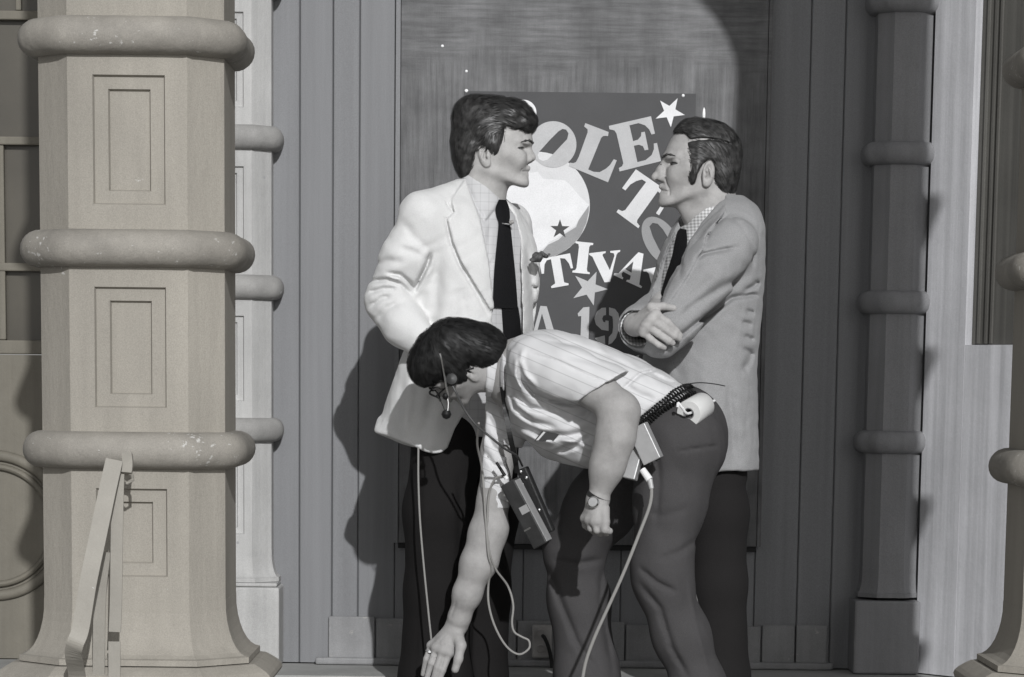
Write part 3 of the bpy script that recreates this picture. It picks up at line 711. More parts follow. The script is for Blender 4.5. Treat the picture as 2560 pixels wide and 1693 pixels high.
def head_sdf(h):
    """head in its own frame: x forward, y up, z to the side; landmarks in metres (forward, up)"""
    s = SDF(); L = h
    fw = lambda n: np.array([L[n][0], L[n][1], 0.0])
    cr_ = L['cranium']; s.ell((cr_[0], cr_[1], 0), cr_[2:], 0)
    prof = L['front']          # (up, forward, half width)
    C0 = .004
    st = [((C0+(f-C0)*.06, u, 0), (f-C0)*.94, hw, 1.95) for u, f, hw in prof]
    s.loft((0, 1, 0), (1, 0, 0), (0, 0, 1), st, .022, cap=.012)
    fs = lambda u, z: face_f(s, u, z)
    ey = L['eye']; br = L['brow']; f_eye = fs(ey[1], ey[2]); ec = f_eye-.0155; L['ec'] = ec
    for z in (-1, 1):
        p = [(fs(br[1]-.001, q)-.008, br[1]-.001, q*z) for q in (.010, .028, .046)]
        s.chain(p, [.0105, .0100, .0085], .012)                                                                       # brow ridge
    for z in (-1, 1):
        s.ell((f_eye-.003, ey[1]-.001, (ey[2]+.008)*z), (.0125, .0120, .0290), .008, 'sub', R=[(.85, 0, .527*z), (0, 1, 0), (-.527, 0, .85*z)])   # socket
        s.cone((f_eye-.014, ey[1]-.026, .038*z), (f_eye-.040, ey[1]-.013, .057*z), .016, .012, .03)                # cheek bone
        s.ell((ec, ey[1], ey[2]*z), (.0148, .0138, .0200), .005)                                                     # lids over the eyeball
        s.ell((ec+.011, ey[1]+.0002, (ey[2]+.002)*z), (.0150, .0034, .0205), .0012, 'sub')                          # slit
        s.cone((ec+.0125, ey[1]+.0085, (ey[2]-.014)*z), (ec+.004, ey[1]+.0075, (ey[2]+.016)*z), .0040, .0040, .004)  # lid fold
        s.cone((ec+.012, ey[1]-.0095, (ey[2]-.010)*z), (ec+.005, ey[1]-.0085, (ey[2]+.014)*z), .0030, .0025, .005)  # lower lid
    nr = L['nose']; k = .007
    for i in range(len(nr)-1): s.cone((nr[i][0]-nr[i][2], nr[i][1], 0), (nr[i+1][0]-nr[i+1][2], nr[i+1][1], 0), nr[i][2], nr[i+1][2], .009)
    tip = L['tip']; tr = L.get('tipr', .0105); s.ball((tip[0]-tr, tip[1]+.001, 0), tr, .006)
    nb_ = L['nbase']
    for z in (-1, 1):
        s.ell((nb_[0]-.004, nb_[1]+.0075, .0125*z), (.0105, .0082, .0072), .006)
        s.cone((nr[-1][0]-.016, nr[-1][1]+.012, .006*z), (nb_[0]-.008, nb_[1]+.010, .013*z), .007, .007, .009)
        s.ell((nb_[0]+.005, nb_[1]+.0005, .0062*z), (.0075, .0040, .0042), .002, 'sub')
        s.cone((nb_[0]-.012, nb_[1]+.006, .021*z), (L['mouth'][0]-.018, L['mouth'][1]+.002, .031*z), .0014, .0012, .005, 'sub')    # smile fold
        s.cone((nb_[0]-.015, nb_[1]+.017, .0165*z), (nb_[0]-.017, nb_[1]+.004, .0180*z), .0016, .0020, .004, 'sub')     # groove behind the nostril wing
        ul, ll, mo = L['ulip'], L['llip'], L['mouth']
        s.cone((ul[0]-.0065, ul[1]+.001, .002*z), (mo[0]-.018, mo[1]+.002, .023*z), .0062, .0028, .006)
        s.cone((ll[0]-.0075, ll[1]+.001, .0), (mo[0]-.018, mo[1]-.002, .022*z), .0068, .0028, .006)
    ch = L['chin']; s.ell((ch[0]-.021, ch[1]+.002, 0), (.021, .019, .026), .016)
    mo = L['mouth']
    for z in (-1, 1): s.cone((mo[0]+.003, mo[1], 0), (mo[0]-.018, mo[1]-.0015, .029*z), .0017, .0015, .002, 'sub')
    cb = L['chinb']; j = L['gonion']
    for z in (-1, 1): s.cone((j[0], j[1]+.012, .050*z), (cb[0]-.022, cb[1]+.015, .018*z), .013, .012, .02)   # jaw bone
    n = unit((cb[1]-j[1], -(cb[0]-j[0]), 0)); n = n if n[1] < 0 else -n
    s.plane_cut((cb[0], cb[1]-.001, 0), n, .014)
    return s
def add_ear(s, c, sc=1.0, tilt=.22):
    for z in (-1, 1):
        ct, st_ = math.cos(tilt), math.sin(tilt)
        up = np.array([-st_, ct, 0]); fwd = np.array([ct, st_, 0]); sd = np.array([0, 0, 1.0])
        o = np.array([c[0], c[1], c[2]*z]); R = np.stack([unit(fwd+sd*.28*z), up, unit(sd-fwd*.28*z)])
        s.ell(o, (.0165*sc, .031*sc, .0075*sc), .004, R=R)
        s.ell(o+fwd*.001*sc+sd*.008*z*sc+up*.004*sc, (.0105*sc, .021*sc, .0085*sc), .003, 'sub', R=R)
        s.ell(o+fwd*.003*sc-up*.004*sc+sd*.008*z, (.0075*sc, .0105*sc, .0150), .002, 'sub', R=R)
        s.cone(o+up*.012*sc+sd*.004*z, o-up*.008*sc-fwd*.008*sc+sd*.003*z, .0025, .003, .003)
        s.ell(o-fwd*-.009*sc-up*.004*sc+sd*.003*z, (.005, .007, .005), .004)                 # tragus
        s.ell(o-up*.024*sc+fwd*.003*sc, (.009*sc, .009*sc, .006*sc), .006)                # lobe
def neck(s, fr, pts, rad, k=.03):
    s.chain([fr.l(p) for p in pts], rad, k)
def to_world(fr, VQ): return fr.w(VQ[0]), VQ[1]
def ribbon_brow(fr, h, mtl, parent, th=.0036, sdf=None, sag=0.0):
    br, ey = h['brow'], h['eye']
    for z in (-1, 1):
        s = SDF(); q = [(.008, -.002), (.018, .0015), (.030, .004), (.042, .0035), (.052, -.0005)]
        p = [(face_f(sdf, br[1]+du, zz), br[1]+du-sag*i, zz*z) for i, (zz, du) in enumerate(q)]
        s.chain(p, [th*.8, th, th, th*.8, th*.45], .004); V, Q = nets(s, .0014, 1); link('eyebrow', npmesh('eyebrow', fr.w(V), Q), mtl, parent)
        q = [(ey[2]-.008, .0026), (ey[2]-.002, .0036), (ey[2]+.006, .0038), (ey[2]+.014, .0028), (ey[2]+.0205, .0000)]
        p = [(face_f(sdf, ey[1]+du, zz)+.0004, ey[1]+du, zz*z) for zz, du in q]
        m = MB().tube([fr.w(x) for x in spline(p, 5)], .0011, 6); m.build('eyelashes', mtl, parent)
def eyes(fr, h, parent):
    for z in (-1, 1):
        e = h['eye']; s = SDF(); s.ell((h['ec']-.0003, e[1], (e[2]+.001)*z), (.0130, .0125, .0170), 0); V, Q = nets(s, .002, 1); link('eye', npmesh('eye', fr.w(V), Q), M_eye, parent)
def hand_sdf(s, wrist, palm, fingers, rw=.024, k=.008):
    """palm: list of (point, radius) cones spread from the wrist; fingers: list of ([points], [radii])"""
    for pt, r in palm: s.cone(wrist, pt, rw, r, .014)
    for i in range(len(palm)-1): s.cone(palm[i][0], palm[i+1][0], palm[i][1], palm[i+1][1], .012)
    for pts, rad in fingers: s.chain(pts, rad, .0035)
    return s
def extr(s, poly, k=.008, kind='sub', z0=-1.0, z1=1.0):
    """outline in the (forward, up) plane of a head frame, extruded sideways"""
    a = np.array(poly, float)
    def fn(p):
        d = poly_sd(p[:, 0].astype(float), p[:, 1].astype(float), a); return np.maximum(d, np.maximum(z0-p[:, 2], p[:, 2]-z1)).astype(F4)
    return s.add(fn, np.array([a[:, 0].min(), a[:, 1].min(), z0]), np.array([a[:, 0].max(), a[:, 1].max(), z1]), k, kind)
def front_y(sdf, px, py, y0, y1, n=260):
    """distance at which the ray through a photograph pixel first meets a solid"""
    px = np.atleast_1d(np.asarray(px, float)); py = np.atleast_1d(np.asarray(py, float)); ys = np.linspace(y0, y1, n)+YOFF[0]; out = np.full(len(px), np.nan)
    pts = np.array([P(a, b, 1.0-YOFF[0]) for a, b in zip(px, py)])-CAM
    for k, y in enumerate(ys):
        m = np.isnan(out)
        if not m.any(): break
        d = sdf((CAM+pts[m]*y).astype(F4)); i = np.nonzero(m)[0][d < 0]; out[i] = y
    if np.isnan(out).all(): out[:] = y1+YOFF[0]
    bad = np.isnan(out)
    if bad.any(): g = np.nonzero(~bad)[0]; out[bad] = out[g[np.abs(np.nonzero(bad)[0][:, None]-g[None]).argmin(1)]]
    return out-YOFF[0]
def drape(name, rows, sdf, y0, y1, off, th, mtl, parent, nx=9, bulge=0.0, sub=4, fixedY=None):
    """strip of cloth between two photograph outlines (rows of left x, left y, right x, right y) lying on a surface"""
    r = spline(rows, sub) if len(rows) > 2 else np.array(rows, float); m = len(r); V = []; u = np.linspace(0, 1, nx)
    for a in r:
        xs = a[0]+(a[2]-a[0])*u; ysx = a[1]+(a[3]-a[1])*u
        yy = front_y(sdf, xs, ysx, y0, y1) if fixedY is None else np.full(nx, fixedY)
        V.append((xs, ysx, yy))
    Y = np.array([v[2] for v in V])
    for _ in range(2):
        Z = Y.copy(); Z[1:-1] = (Y[:-2]+2*Y[1:-1]+Y[2:])/4; Y = Z.copy(); Y[:, 1:-1] = (Z[:, :-2]+2*Z[:, 1:-1]+Z[:, 2:])/4
    F_ = []; Bk = []
    for i in range(m):
        for j in range(nx):
            b = bulge*math.sin(math.pi*u[j]); F_.append(P(V[i][0][j], V[i][1][j], Y[i, j]-off-th-b)); Bk.append(P(V[i][0][j], V[i][1][j], Y[i, j]-off+.004))
    v = F_+Bk; n = m*nx; f = []
    for i in range(m-1):
        for j in range(nx-1):
            a = i*nx+j; f.append((a, a+nx, a+nx+1, a+1)); f.append((a+n, a+n+1, a+n+nx+1, a+n+nx))
    for i in range(m-1): f.append((i*nx, i*nx+n, (i+1)*nx+n, (i+1)*nx)); f.append((i*nx+nx-1, (i+1)*nx+nx-1, (i+1)*nx+nx-1+n, i*nx+nx-1+n))
    for j in range(nx-1): f.append((j, j+1, j+1+n, j+n)); b = (m-1)*nx; f.append((b+j, b+j+n, b+j+1+n, b+j+1))
    o = MB().add(v, f).build(name, mtl, parent, smooth=True); return o
def shoe(parent, heel, toe, w=.045, mtl=None, hgt=.085):
    """leather shoe from heel to toe standing on the ground"""
    heel = np.array([heel[0], heel[1], 0.0]); toe = np.array([toe[0], toe[1], 0.0]); d = unit(toe-heel); s = SDF(); L = np.linalg.norm(toe-heel)
    up = np.array([0, 0, 1.0])
    s.cone(heel+d*.04+up*.04, heel+d*.06+up*.10, .042, .046, .02); s.cone(heel+d*.04+up*.04, heel+d*(L-.05)+up*.032, .04, .036, .03); s.cone(heel+d*(L*.6)+up*.03, heel+d*(L-.045)+up*.024, .047, .038, .03)
    s.plane_cut((0, 0, .004), (0, 0, -1), .003); sculpt('shoe', s, .006, mtl, parent)
M_shoe = mat('black_leather_shoe', .02, .3, spec=.5)
# ------------------------------------------------------------------ the man in the cream jacket (left), facing right
def plaid(sc, w, amt):
    def f(m, N, L, out, co, noise, mul):
        sep = N.new('ShaderNodeSeparateXYZ'); L.new(co, sep.inputs[0]); res = None
        for ax in (0, 2):
            mm = N.new('ShaderNodeMath'); mm.operation = 'MULTIPLY'; L.new(sep.outputs[ax], mm.inputs[0]); mm.inputs[1].default_value = sc
            fr = N.new('ShaderNodeMath'); fr.operation = 'FRACT'; L.new(mm.outputs[0], fr.inputs[0])
            lt = N.new('ShaderNodeMath'); lt.operation = 'LESS_THAN'; L.new(fr.outputs[0], lt.inputs[0]); lt.inputs[1].default_value = w
            if res is None: res = lt.outputs[0]
            else:
                ad = N.new('ShaderNodeMath'); ad.operation = 'ADD'; L.new(res, ad.inputs[0]); L.new(lt.outputs[0], ad.inputs[1]); res = ad.outputs[0]
        r = N.new('ShaderNodeMapRange'); r.inputs[2].default_value = 2; r.inputs[3].default_value = 1; r.inputs[4].default_value = 1-amt; L.new(res, r.inputs[0])
        x = N.new('ShaderNodeVectorMath'); x.operation = 'SCALE'; L.new(out, x.inputs[0]); L.new(r.outputs[0], x.inputs['Scale']); return x.outputs[0]
    return f
M_cream = mat('cream_linen', (.62, .62, .615), .85, var=.04, vscale=10, bump=.3, bscale=330, spec=.2, sheen=.1, fine=.07)
M_shirtA = mat('checked_shirt', (.50, .50, .505), .8, bump=.2, bscale=400, extra=plaid(44, .12, .24))
M_tie = mat('black_knit_tie', (.010, .010, .011), .85, spec=.15, bump=.6, bscale=330)
M_trA = mat('charcoal_trousers', (.013, .0122, .0122), .9, spec=.12, bump=.2, bscale=400, fine=.12)
A = thing('person', 'man in a cream jacket and dark tie, facing right, hand in pocket', 'person', tuple(P(1150, 1960, 8.2)*[1, 1, 0]), 'men on the porch')
YA = 8.22
yaw = R_(50); vA = np.array([math.sin(yaw), -math.cos(yaw), 0]); uA = np.array([math.cos(yaw), math.sin(yaw), 0])
frA = Frame(P(1222, 385, 8.2), (math.cos(R_(6)), -math.sin(R_(6)), 0.0), (0, 0, 1))
hA = dict(cranium=(.010, .043, .094, .086, .074),
          front=[(-.098, .082, .020), (-.0885, .0945, .034), (-.0766, .100, .046), (-.0636, .100, .054), (-.052, .1015, .059), (-.0385, .104, .062), (-.028, .1035, .065), (-.010, .1035, .0675), (.008, .1035, .067), (.022, .107, .066), (.034, .1125, .066), (.050, .1125, .064), (.072, .103, .058), (.095, .083, .046)],
          brow=(.116, .030), nasion=(.108, .019), eye=(.0895, .0115, .033), nose=[(.1085, .022, .008), (.1125, .010, .008), (.1185, .000, .009), (.1225, -.008, .010)], tip=(.1255, -.0102),
          nbase=(.1115, -.0225), ulip=(.1112, -.0385), llip=(.1058, -.0530), mouth=(.1085, -.0455), chin=(.1055, -.0755), chinb=(.096, -.0895), gonion=(.004, -.058))
sA = head_sdf(hA); add_ear(sA, (-.004, -.008, .071), 1.0)
neck(sA, frA, [P(1215, 430, 8.21), P(1206, 470, 8.21), P(1198, 560, 8.22)], [.056, .058, .075])
VQ = to_world(frA, nets(sA, .0022, 1, lo=(-.12, -.17, -.1), hi=(.14, .15, .1)))
# hidden figure under the clothes: torso, arms and legs of the same skin
b = SDF()
b.loft((0, 0, 1), uA, vA, [(P(1198, 520, YA), .08, .07), (P(1190, 560, YA), .15, .085), (P(1188, 640, YA), .165, .105), (P(1186, 800, YA), .145, .095), (P(1165, 950, YA), .16, .105), (P(1160, 1100, YA), .16, .10)], .02)
b.chain([P(1060, 560, 8.08), P(975, 768, 8.13), P(1085, 872, 8.03)], [.05, .04, .03], .02)
b.chain([P(1275, 575, 8.36), P(1280, 780, 8.42), P(1262, 920, 8.26)], [.05, .04, .03], .02)
b.chain([P(1115, 1100, 8.13), P(1105, 1460, 8.13), P(1090, 1900, 8.14)], [.08, .055, .045], .02); b.chain([P(1215, 1100, 8.27), P(1210, 1460, 8.26), P(1200, 1890, 8.26)], [.08, .055, .045], .02)
for wx, wy, wY in ((1100, 885, 8.02), (1255, 935, 8.25)):
    W_ = P(wx, wy, wY); hand_sdf(b, W_, [(P(wx+22+7*i, wy+48-4*i, wY-.02+.012*i), .013) for i in range(4)], [([P(wx+22+7*i, wy+48-4*i, wY-.02+.012*i), P(wx+26+7*i, wy+85-4*i, wY-.02+.012*i), P(wx+24+7*i, wy+118-6*i, wY-.015+.012*i)], [.0095, .009, .0075]) for i in range(4)]+[([W_, P(wx+42, wy+20, wY-.04), P(wx+55, wy+55, wY-.05)], [.014, .011, .009])])
body = nets(b, .0085, 1)
V = np.vstack([VQ[0], body[0]]); Q = np.vstack([VQ[1], body[1]+len(VQ[0])])
oA = link('body', npmesh('body', V, Q), M_skin, A)
eyes(frA, hA, oA); ribbon_brow(frA, hA, M_brow, oA, .0030, sA, .0006)
# hair
hs_ = SDF()
hs_.ell((.004, .055, 0), (.101, .094, .083), 0); hs_.ell((.058, .100, 0), (.058, .041, .068), .03); hs_.ell((.098, .079, 0), (.028, .026, .050), .02)
hs_.ell((-.052, .000, 0), (.0435, .070, .070), .03); hs_.ell((-.045, .105, 0), (.048, .044, .06), .03); hs_.ell((.018, .02, 0), (.03, .04, .079), .02)
extr(hs_, [(.20, .060), (.122, .050), (.110, .0465), (.0895, .0565), (.062, .0645), (.0485, .066), (.051, .0455), (.043, .0235), (.032, .0015), (.0236, -.011), (.0126, -.007), (.007, .004), (-.015, .0055), (-.033, .0015), (-.0343, -.0344), (-.046, -.050), (-.060, -.074), (-.02, -.2), (.2, -.2)], .010)
hs_.folds(.0012, 170, 3, (-.2, -.2, -.2), (.2, .2, .2), (1, 1.6, 1))
hv = nets(hs_, .003, 1)
hA_ = link('hair', npmesh('hair', frA.w(hv[0]), hv[1]), M_hairA, A)
def flowA(p):
    f, u = p[:, 0], p[:, 1]; wb = np.clip((.04-f)/.11, 0, 1); out = np.stack([-(1-wb)-.08, -.12-wb*1.1, 0*f], 1)
    fr_ = (f > .045) & (u > .072); out[fr_] = [.8, -.42, 0]; sb = (f > 0) & (u < .05); out[sb] = [-.25, -1, 0]; return out.astype(F4)
sv = strands(hs_, hv[0], 7000, flowA, .055, 7, .0009, .006, 11)
link('hair_locks', npmesh('hair_locks', frA.w(sv[0]), sv[1]), M_hairA2, hA_)
# shirt, with its collar raised round the neck
sh = SDF()
sh.loft((0, 0, 1), uA, vA, [(P(1200, 500, YA), .06, .06), (P(1192, 535, YA), .12, .082), (P(1192, 560, YA), .165, .092), (P(1190, 640, YA), .175, .118), (P(1188, 800, YA), .165, .118), (P(1165, 950, YA), .165, .12), (P(1160, 1090, YA), .16, .115)], .02)
sh.cone(P(1196, 530, 8.215), P(1213, 430, 8.21), .072, .060, .012)
sh.plane_cut(P(1216, 468, 8.21), (.50, -.1, .85), .003)
sh.patch([(1160, 430), (1182, 430), (1252, 503), (1240, 522), (1213, 552), (1190, 510), (1150, 470)], -.0055, 8.25, soft=1.5)
sh.crease([(1165, 458), (1192, 512), (1214, 555)], 4, .004, 8.25); sh.crease([(1214, 556), (1238, 523), (1250, 505)], 3.5, .004, 8.25)
sh.crease([(1195, 560), (1215, 640), (1228, 760)], 5, .003, 8.2); sh.crease([(1225, 560), (1218, 620), (1232, 700)], 5, .003, 8.2)
sh.crease([(1218, 700), (1226, 660), (1240, 640)], 4, .002, 8.2)
sculpt('shirt', sh, .0036, M_shirtA, A)
# jacket
jk = SDF()
jk.loft((0, 0, 1), uA, vA, [(P(1192, 470, YA+.02), .062, .055), (P(1180, 492, YA+.02), .105, .068), (P(1176, 515, YA), .165, .082), (P(1178, 550, YA), .190, .100), (P(1190, 640, YA), .200, .130), (P(1190, 760, YA), .195, .134), (P(1178, 850, YA), .190, .136), (P(1135, 950, YA), .198, .140), (P(1106, 1080, YA), .205, .155), (P(1098, 1180, YA), .21, .165)], 0)
jk.chain([P(1062, 552, 8.09), P(1020, 640, 8.09), P(972, 752, 8.11)], [.066, .066, .061], .035)
jk.chain([P(972, 752, 8.11), P(1010, 812, 8.07), P(1098, 880, 8.01)], [.061, .056, .046], .02)
jk.chain([P(1274, 566, 8.37), P(1284, 780, 8.42), P(1268, 910, 8.28)], [.062, .055, .046], .03)
jk.cone(P(1150, 492, 8.17), P(1058, 536, 8.09), .045, .058, .03)
# front opening, skirt and hem
jk.cut([(1163, 440), (1167, 462), (1196, 545), (1216, 650), (1229, 765), (1236, 880), (1311, 880), (1306, 760), (1301, 600), (1284, 520), (1262, 430)], 7.6, 8.235, .003)
jk.cut([(1113, 1132), (1122, 1118), (1168, 1015), (1205, 900), (1232, 855), (1316, 855), (1420, 900), (1420, 1200), (1113, 1200)], 7.6, 8.20, .004)
jk.cut([(840, 1035), (928, 1077), (990, 1101), (1060, 1125), (1086, 1133), (1104, 1132), (1116, 1124), (1140, 1142), (1420, 1142), (1420, 1400), (840, 1400)], 7.5, 8.9, .006)
# lapel and collar lie on the front, edges stand proud
jk.patch([(1163, 448), (1142, 478), (1128, 500), (1135, 530), (1117, 547), (1130, 602), (1152, 655), (1176, 693), (1205, 740), (1226, 775), (1236, 772), (1222, 650), (1200, 545)], -.009, 8.25, soft=1.0)
jk.crease([(1115, 547), (1127, 605), (1149, 660), (1173, 700), (1200, 748), (1220, 785)], 5, .009, 8.25)
jk.crease([(1116, 506), (1124, 518), (1134, 531)], 2.5, .006, 8.25, fade=False); jk.crease([(1134, 532), (1117, 546)], 2.2, .004, 8.25, fade=False)
for pts, w, d in (([(968, 684), (1000, 688), (1022, 706), (1036, 726)], 6, .010), ([(926, 704), (968, 700), (1004, 712), (1030, 738)], 6, .009), ([(922, 732), (958, 722), (992, 722)], 6, .007),
                  ([(1077, 630), (1068, 662), (1054, 690), (1036, 726)], 6, .012), ([(1000, 622), (1030, 628), (1056, 642)], 9, .004), ([(924, 768), (956, 744), (975, 742)], 6, .006), ([(968, 690), (1002, 700)], 5, -.004),
                  ([(940, 800), (968, 770), (996, 758)], 7, .005), ([(940, 660), (975, 652), (1010, 655)], 9, .004), ([(1010, 560), (1040, 600), (1075, 630)], 12, .004), ([(960, 600), (1000, 590), (1040, 600)], 12, .003),
                  ([(1095, 640), (1090, 760), (1075, 850)], 16, .005), ([(1150, 720), (1165, 800), (1160, 860)], 14, .004), ([(990, 905), (965, 990), (955, 1070)], 14, .006), ([(1030, 900), (1020, 1000), (1010, 1095)], 16, -.006),
                  ([(1090, 960), (1070, 1040), (1050, 1110)], 16, .005), ([(1328, 716), (1346, 722)], 2.5, .004), ([(1318, 620), (1330, 720), (1335, 830)], 9, .006)):
    jk.crease(pts, w, d*1.6, 8.30)
jk.folds(.0009, 105, 6, (-2, 7, 0), (2, 9, 3)); jk.folds(.0022, 34, 5, (-2, 7, 0), (2, 9, 3), (1, 1, .5))
jA = sculpt('jacket', jk, .0038, M_cream, A)
# tie with knot and bar
tie = drape('tie', [(1247, 499, 1266, 500), (1239, 520, 1273, 520), (1241, 541, 1275, 541), (1246, 556, 1274, 556), (1245, 580, 1278, 580), (1240, 630, 1283, 630), (1235, 690, 1289, 690), (1232, 770, 1295, 772)], sh, 7.7, 8.4, .002, .006, M_tie, A, bulge=.004)
drape('tie_tail', [(1254, 768, 1296, 768), (1257, 815, 1302, 815), (1262, 900, 1304, 900)], sh, 7.7, 8.4, .001, .004, M_tie, A, bulge=.002)
M_steel = mat('bright_metal', .7, .22, metal=1.0)
yb = float(front_y(sh, 1262, 562, 7.7, 8.4)[0])-.014
MB().tube([P(1244, 557, yb), P(1262, 560, yb-.003), P(1279, 562, yb)], .0022, 8).build('tie_bar', M_steel, tie)
MB().lathe([(.0045, -.006), (.005, 0), (.0045, .006)], Matrix.Translation(P(1279, 556, yb-.004)) @ Matrix.Rotation(R_(70), 4, 'Y'), 12).build('lapel_microphone', M_sock, tie)
# pocket square
ps = SDF(); c0 = P(1345, 640, 8.17)
for i, (dx, dy, r) in enumerate(((-4, 0, .009), (10, -4, .008), (20, 0, .006), (-8, 8, .008), (6, 6, .008), (28, 0, .003))): ps.ball(P(1344+dx, 640+dy, 8.17-.004*i), r, .006)
ps.folds(.003, 300, 9, (-2, 7, 0), (2, 9, 3))
M_psq = mat('patterned_silk', (.075, .075, .075), .5, var=.9, vscale=60)
sculpt('pocket_square', ps, .0025, M_psq, jA)
# trousers
tr = SDF()
tr.loft((0, 0, 1), uA, vA, [(P(1165, 870, YA), .14, .10), (P(1165, 960, YA), .15, .105), (P(1160, 1080, YA), .155, .105), (P(1160, 1180, YA), .145, .10)], .02)
tr.chain([P(1112, 1090, 8.13), P(1102, 1280, 8.12), P(1097, 1480, 8.13), P(1087, 1700, 8.13), P(1080, 1920, 8.14)], [.085, .098, .094, .096, .110], .03)
tr.chain([P(1212, 1090, 8.29), P(1204, 1280, 8.27), P(1194, 1480, 8.26), P(1184, 1700, 8.26), P(1176, 1905, 8.26)], [.088, .098, .090, .092, .108], .03)
tr.crease([(1150, 1200), (1152, 1400), (1140, 1690)], 10, .012, 8.2); tr.crease([(1062, 1180), (1060, 1450), (1050, 1690)], 6, -.004, 8.2); tr.folds(.003, 26, 8, (-2, 7, 0), (2, 9, 3), (1, 1, .4))
sculpt('trousers', tr, .0065, M_trA, A)
a = P(1082, 1960, 8.14); shoe(A, a-vA*.06, a+vA*.2, mtl=M_shoe); a = P(1180, 1950, 8.26); shoe(A, a-vA*.06, a+vA*.2, mtl=M_shoe)
# ------------------------------------------------------------------ the older man (right), facing left with folded arms
M_grey = mat('grey_wool', (.27, .27, .272), .85, var=.05, vscale=12, bump=.3, bscale=420, spec=.2, sheen=.08, fine=.16)
M_ging = mat('gingham_shirt', (.72, .72, .72), .8, bump=.15, bscale=400, extra=plaid(118, .5, .55))
M_trB = mat('dark_trousers', (.017, .016, .016), .9, spec=.12, bump=.2, bscale=400, fine=.12)
YOFF[0] = -.26
B = thing('person', 'older man in a grey jacket facing left with folded arms', 'person', tuple(P(1790, 1960, 8.25)*[1, 1, 0]), 'men on the porch')
YBm = 8.27
vB = unit((-.95, -.31, 0)); uB = unit((.31, -.95, 0))
frB = Frame(P(1755, 423, 8.25), (-math.cos(R_(5)), -math.sin(R_(5)), 0), (0, 0, 1))
hB = dict(cranium=(-.004, .040, .092, .079, .074),
          front=[(-.112, .080, .022), (-.102, .096, .034), (-.088, .1035, .044), (-.074, .1025, .051), (-.066, .1025, .054), (-.046, .1035, .058), (-.036, .1025, .061), (-.020, .099, .064), (-.004, .0965, .065), (.012, .0965, .0645), (.026, .099, .064), (.040, .095, .063), (.060, .083, .060), (.085, .066, .052)],
          brow=(.0990, .029), nasion=(.099, .0195), eye=(.082, .010, .033), nose=[(.0985, .022, .0085), (.107, .010, .0085), (.1165, -.003, .0095), (.126, -.017, .0110)], tip=(.1325, -.0235), tipr=.0118,
          nbase=(.1115, -.0325), ulip=(.1115, -.0470), llip=(.1085, -.0660), mouth=(.1075, -.0575), chin=(.1085, -.086), chinb=(.0985, -.1015), gonion=(.005, -.064))
sB = head_sdf(hB); add_ear(sB, (-.006, -.016, .0745), 1.04, .10)
neck(sB, frB, [P(1770, 470, 8.26), P(1778, 510, 8.26), P(1785, 580, 8.27)], [.058, .060, .078])
# sagging under the chin
sB.cone(frB.l(P(1702, 500, 8.25)), frB.l(P(1728, 530, 8.25)), .018, .026, .03)
for z in (-1, 1):
    sB.cone((.098, -.030, .020*z), (.088, -.060, .030*z), .0012, .0010, .005, 'sub'); sB.cone((.088, -.062, .028*z), (.085, -.085, .026*z), .0016, .001, .005, 'sub')
    for q in (.004, .000, -.004): sB.cone((.066, .010+q*2, .0555*z), (.052, .011+q*3.4, .062*z), .0010, .0006, .002, 'sub')
VB = to_world(frB, nets(sB, .0022, 1, lo=(-.12, -.18, -.1), hi=(.15, .14, .1)))
b = SDF()
b.loft((0, 0, 1), uB, vB, [(P(1785, 545, YBm), .08, .07), (P(1790, 580, YBm), .145, .08), (P(1768, 680, YBm), .135, .095), (P(1754, 850, YBm), .13, .09), (P(1750, 1000, YBm), .13, .09), (P(1760, 1150, YBm), .15, .10)], .02)
b.chain([P(1832, 620, 8.06), P(1655, 832, 8.0), P(1600, 800, 8.2)], [.05, .04, .03], .02); b.chain([P(1750, 615, 8.45), P(1645, 780, 8.26)], [.045, .034], .02)
b.chain([P(1775, 1150, 8.2), P(1795, 1450, 8.2), P(1812, 1890, 8.2)], [.075, .052, .042], .02); b.chain([P(1745, 1150, 8.36), P(1755, 1450, 8.36), P(1775, 1880, 8.36)], [.075, .052, .042], .02)
bodyB = nets(b, .0085, 1)
# the right hand, lying over the other sleeve
hd = SDF(); YH = 7.915
W_ = P(1588, 812, 8.00)
hd.chain([P(1640, 782, 8.24), P(1600, 808, 8.06), W_], [.036, .031, .027], .01)
kn = [P(1640, 787, YH-.004), P(1629, 800, YH-.006), P(1617, 815, YH-.003), P(1609, 830, YH+.004)]
for q, r in zip(kn, (.0125, .0130, .0122, .0112)): hd.cone(W_, q, .023, r, .012)
for i in range(3): hd.cone(kn[i], kn[i+1], .011, .011, .010)
for pts, rad in (([kn[0], P(1668, 806, YH-.004), P(1690, 828, YH+.004), P(1700, 838, YH+.012)], [.0105, .0098, .0088, .0075]),
                 ([kn[1], P(1658, 819, YH-.008), P(1686, 840, YH-.002), P(1698, 847, YH+.006)], [.0108, .0100, .0088, .0075]),
                 ([kn[2], P(1645, 834, YH-.006), P(1672, 853, YH-.002), P(1682, 858, YH+.004)], [.0102, .0094, .0084, .0072]),
                 ([kn[3], P(1628, 848, YH+.002), P(1648, 863, YH+.004), P(1661, 869, YH+.010)], [.0094, .0084, .0074, .0064]),
                 ([P(1600, 795, 7.97), P(1628, 768, YH+.006), P(1660, 766, YH+.004), P(1684, 771, YH+.012)], [.0150, .0115, .0100, .0080])): hd.chain(pts, rad, .0035)
for pts in ([(1604, 800), (1625, 798)], [(1600, 810), (1615, 814)], [(1596, 818), (1606, 828)]): hd.crease(pts, 2.5, -.0012, 8.2)
VH = nets(hd, .0022, 1)
V = np.vstack([VB[0], bodyB[0], VH[0]]); Q = np.vstack([VB[1], bodyB[1]+len(VB[0]), VH[1]+len(VB[0])+len(bodyB[0])])
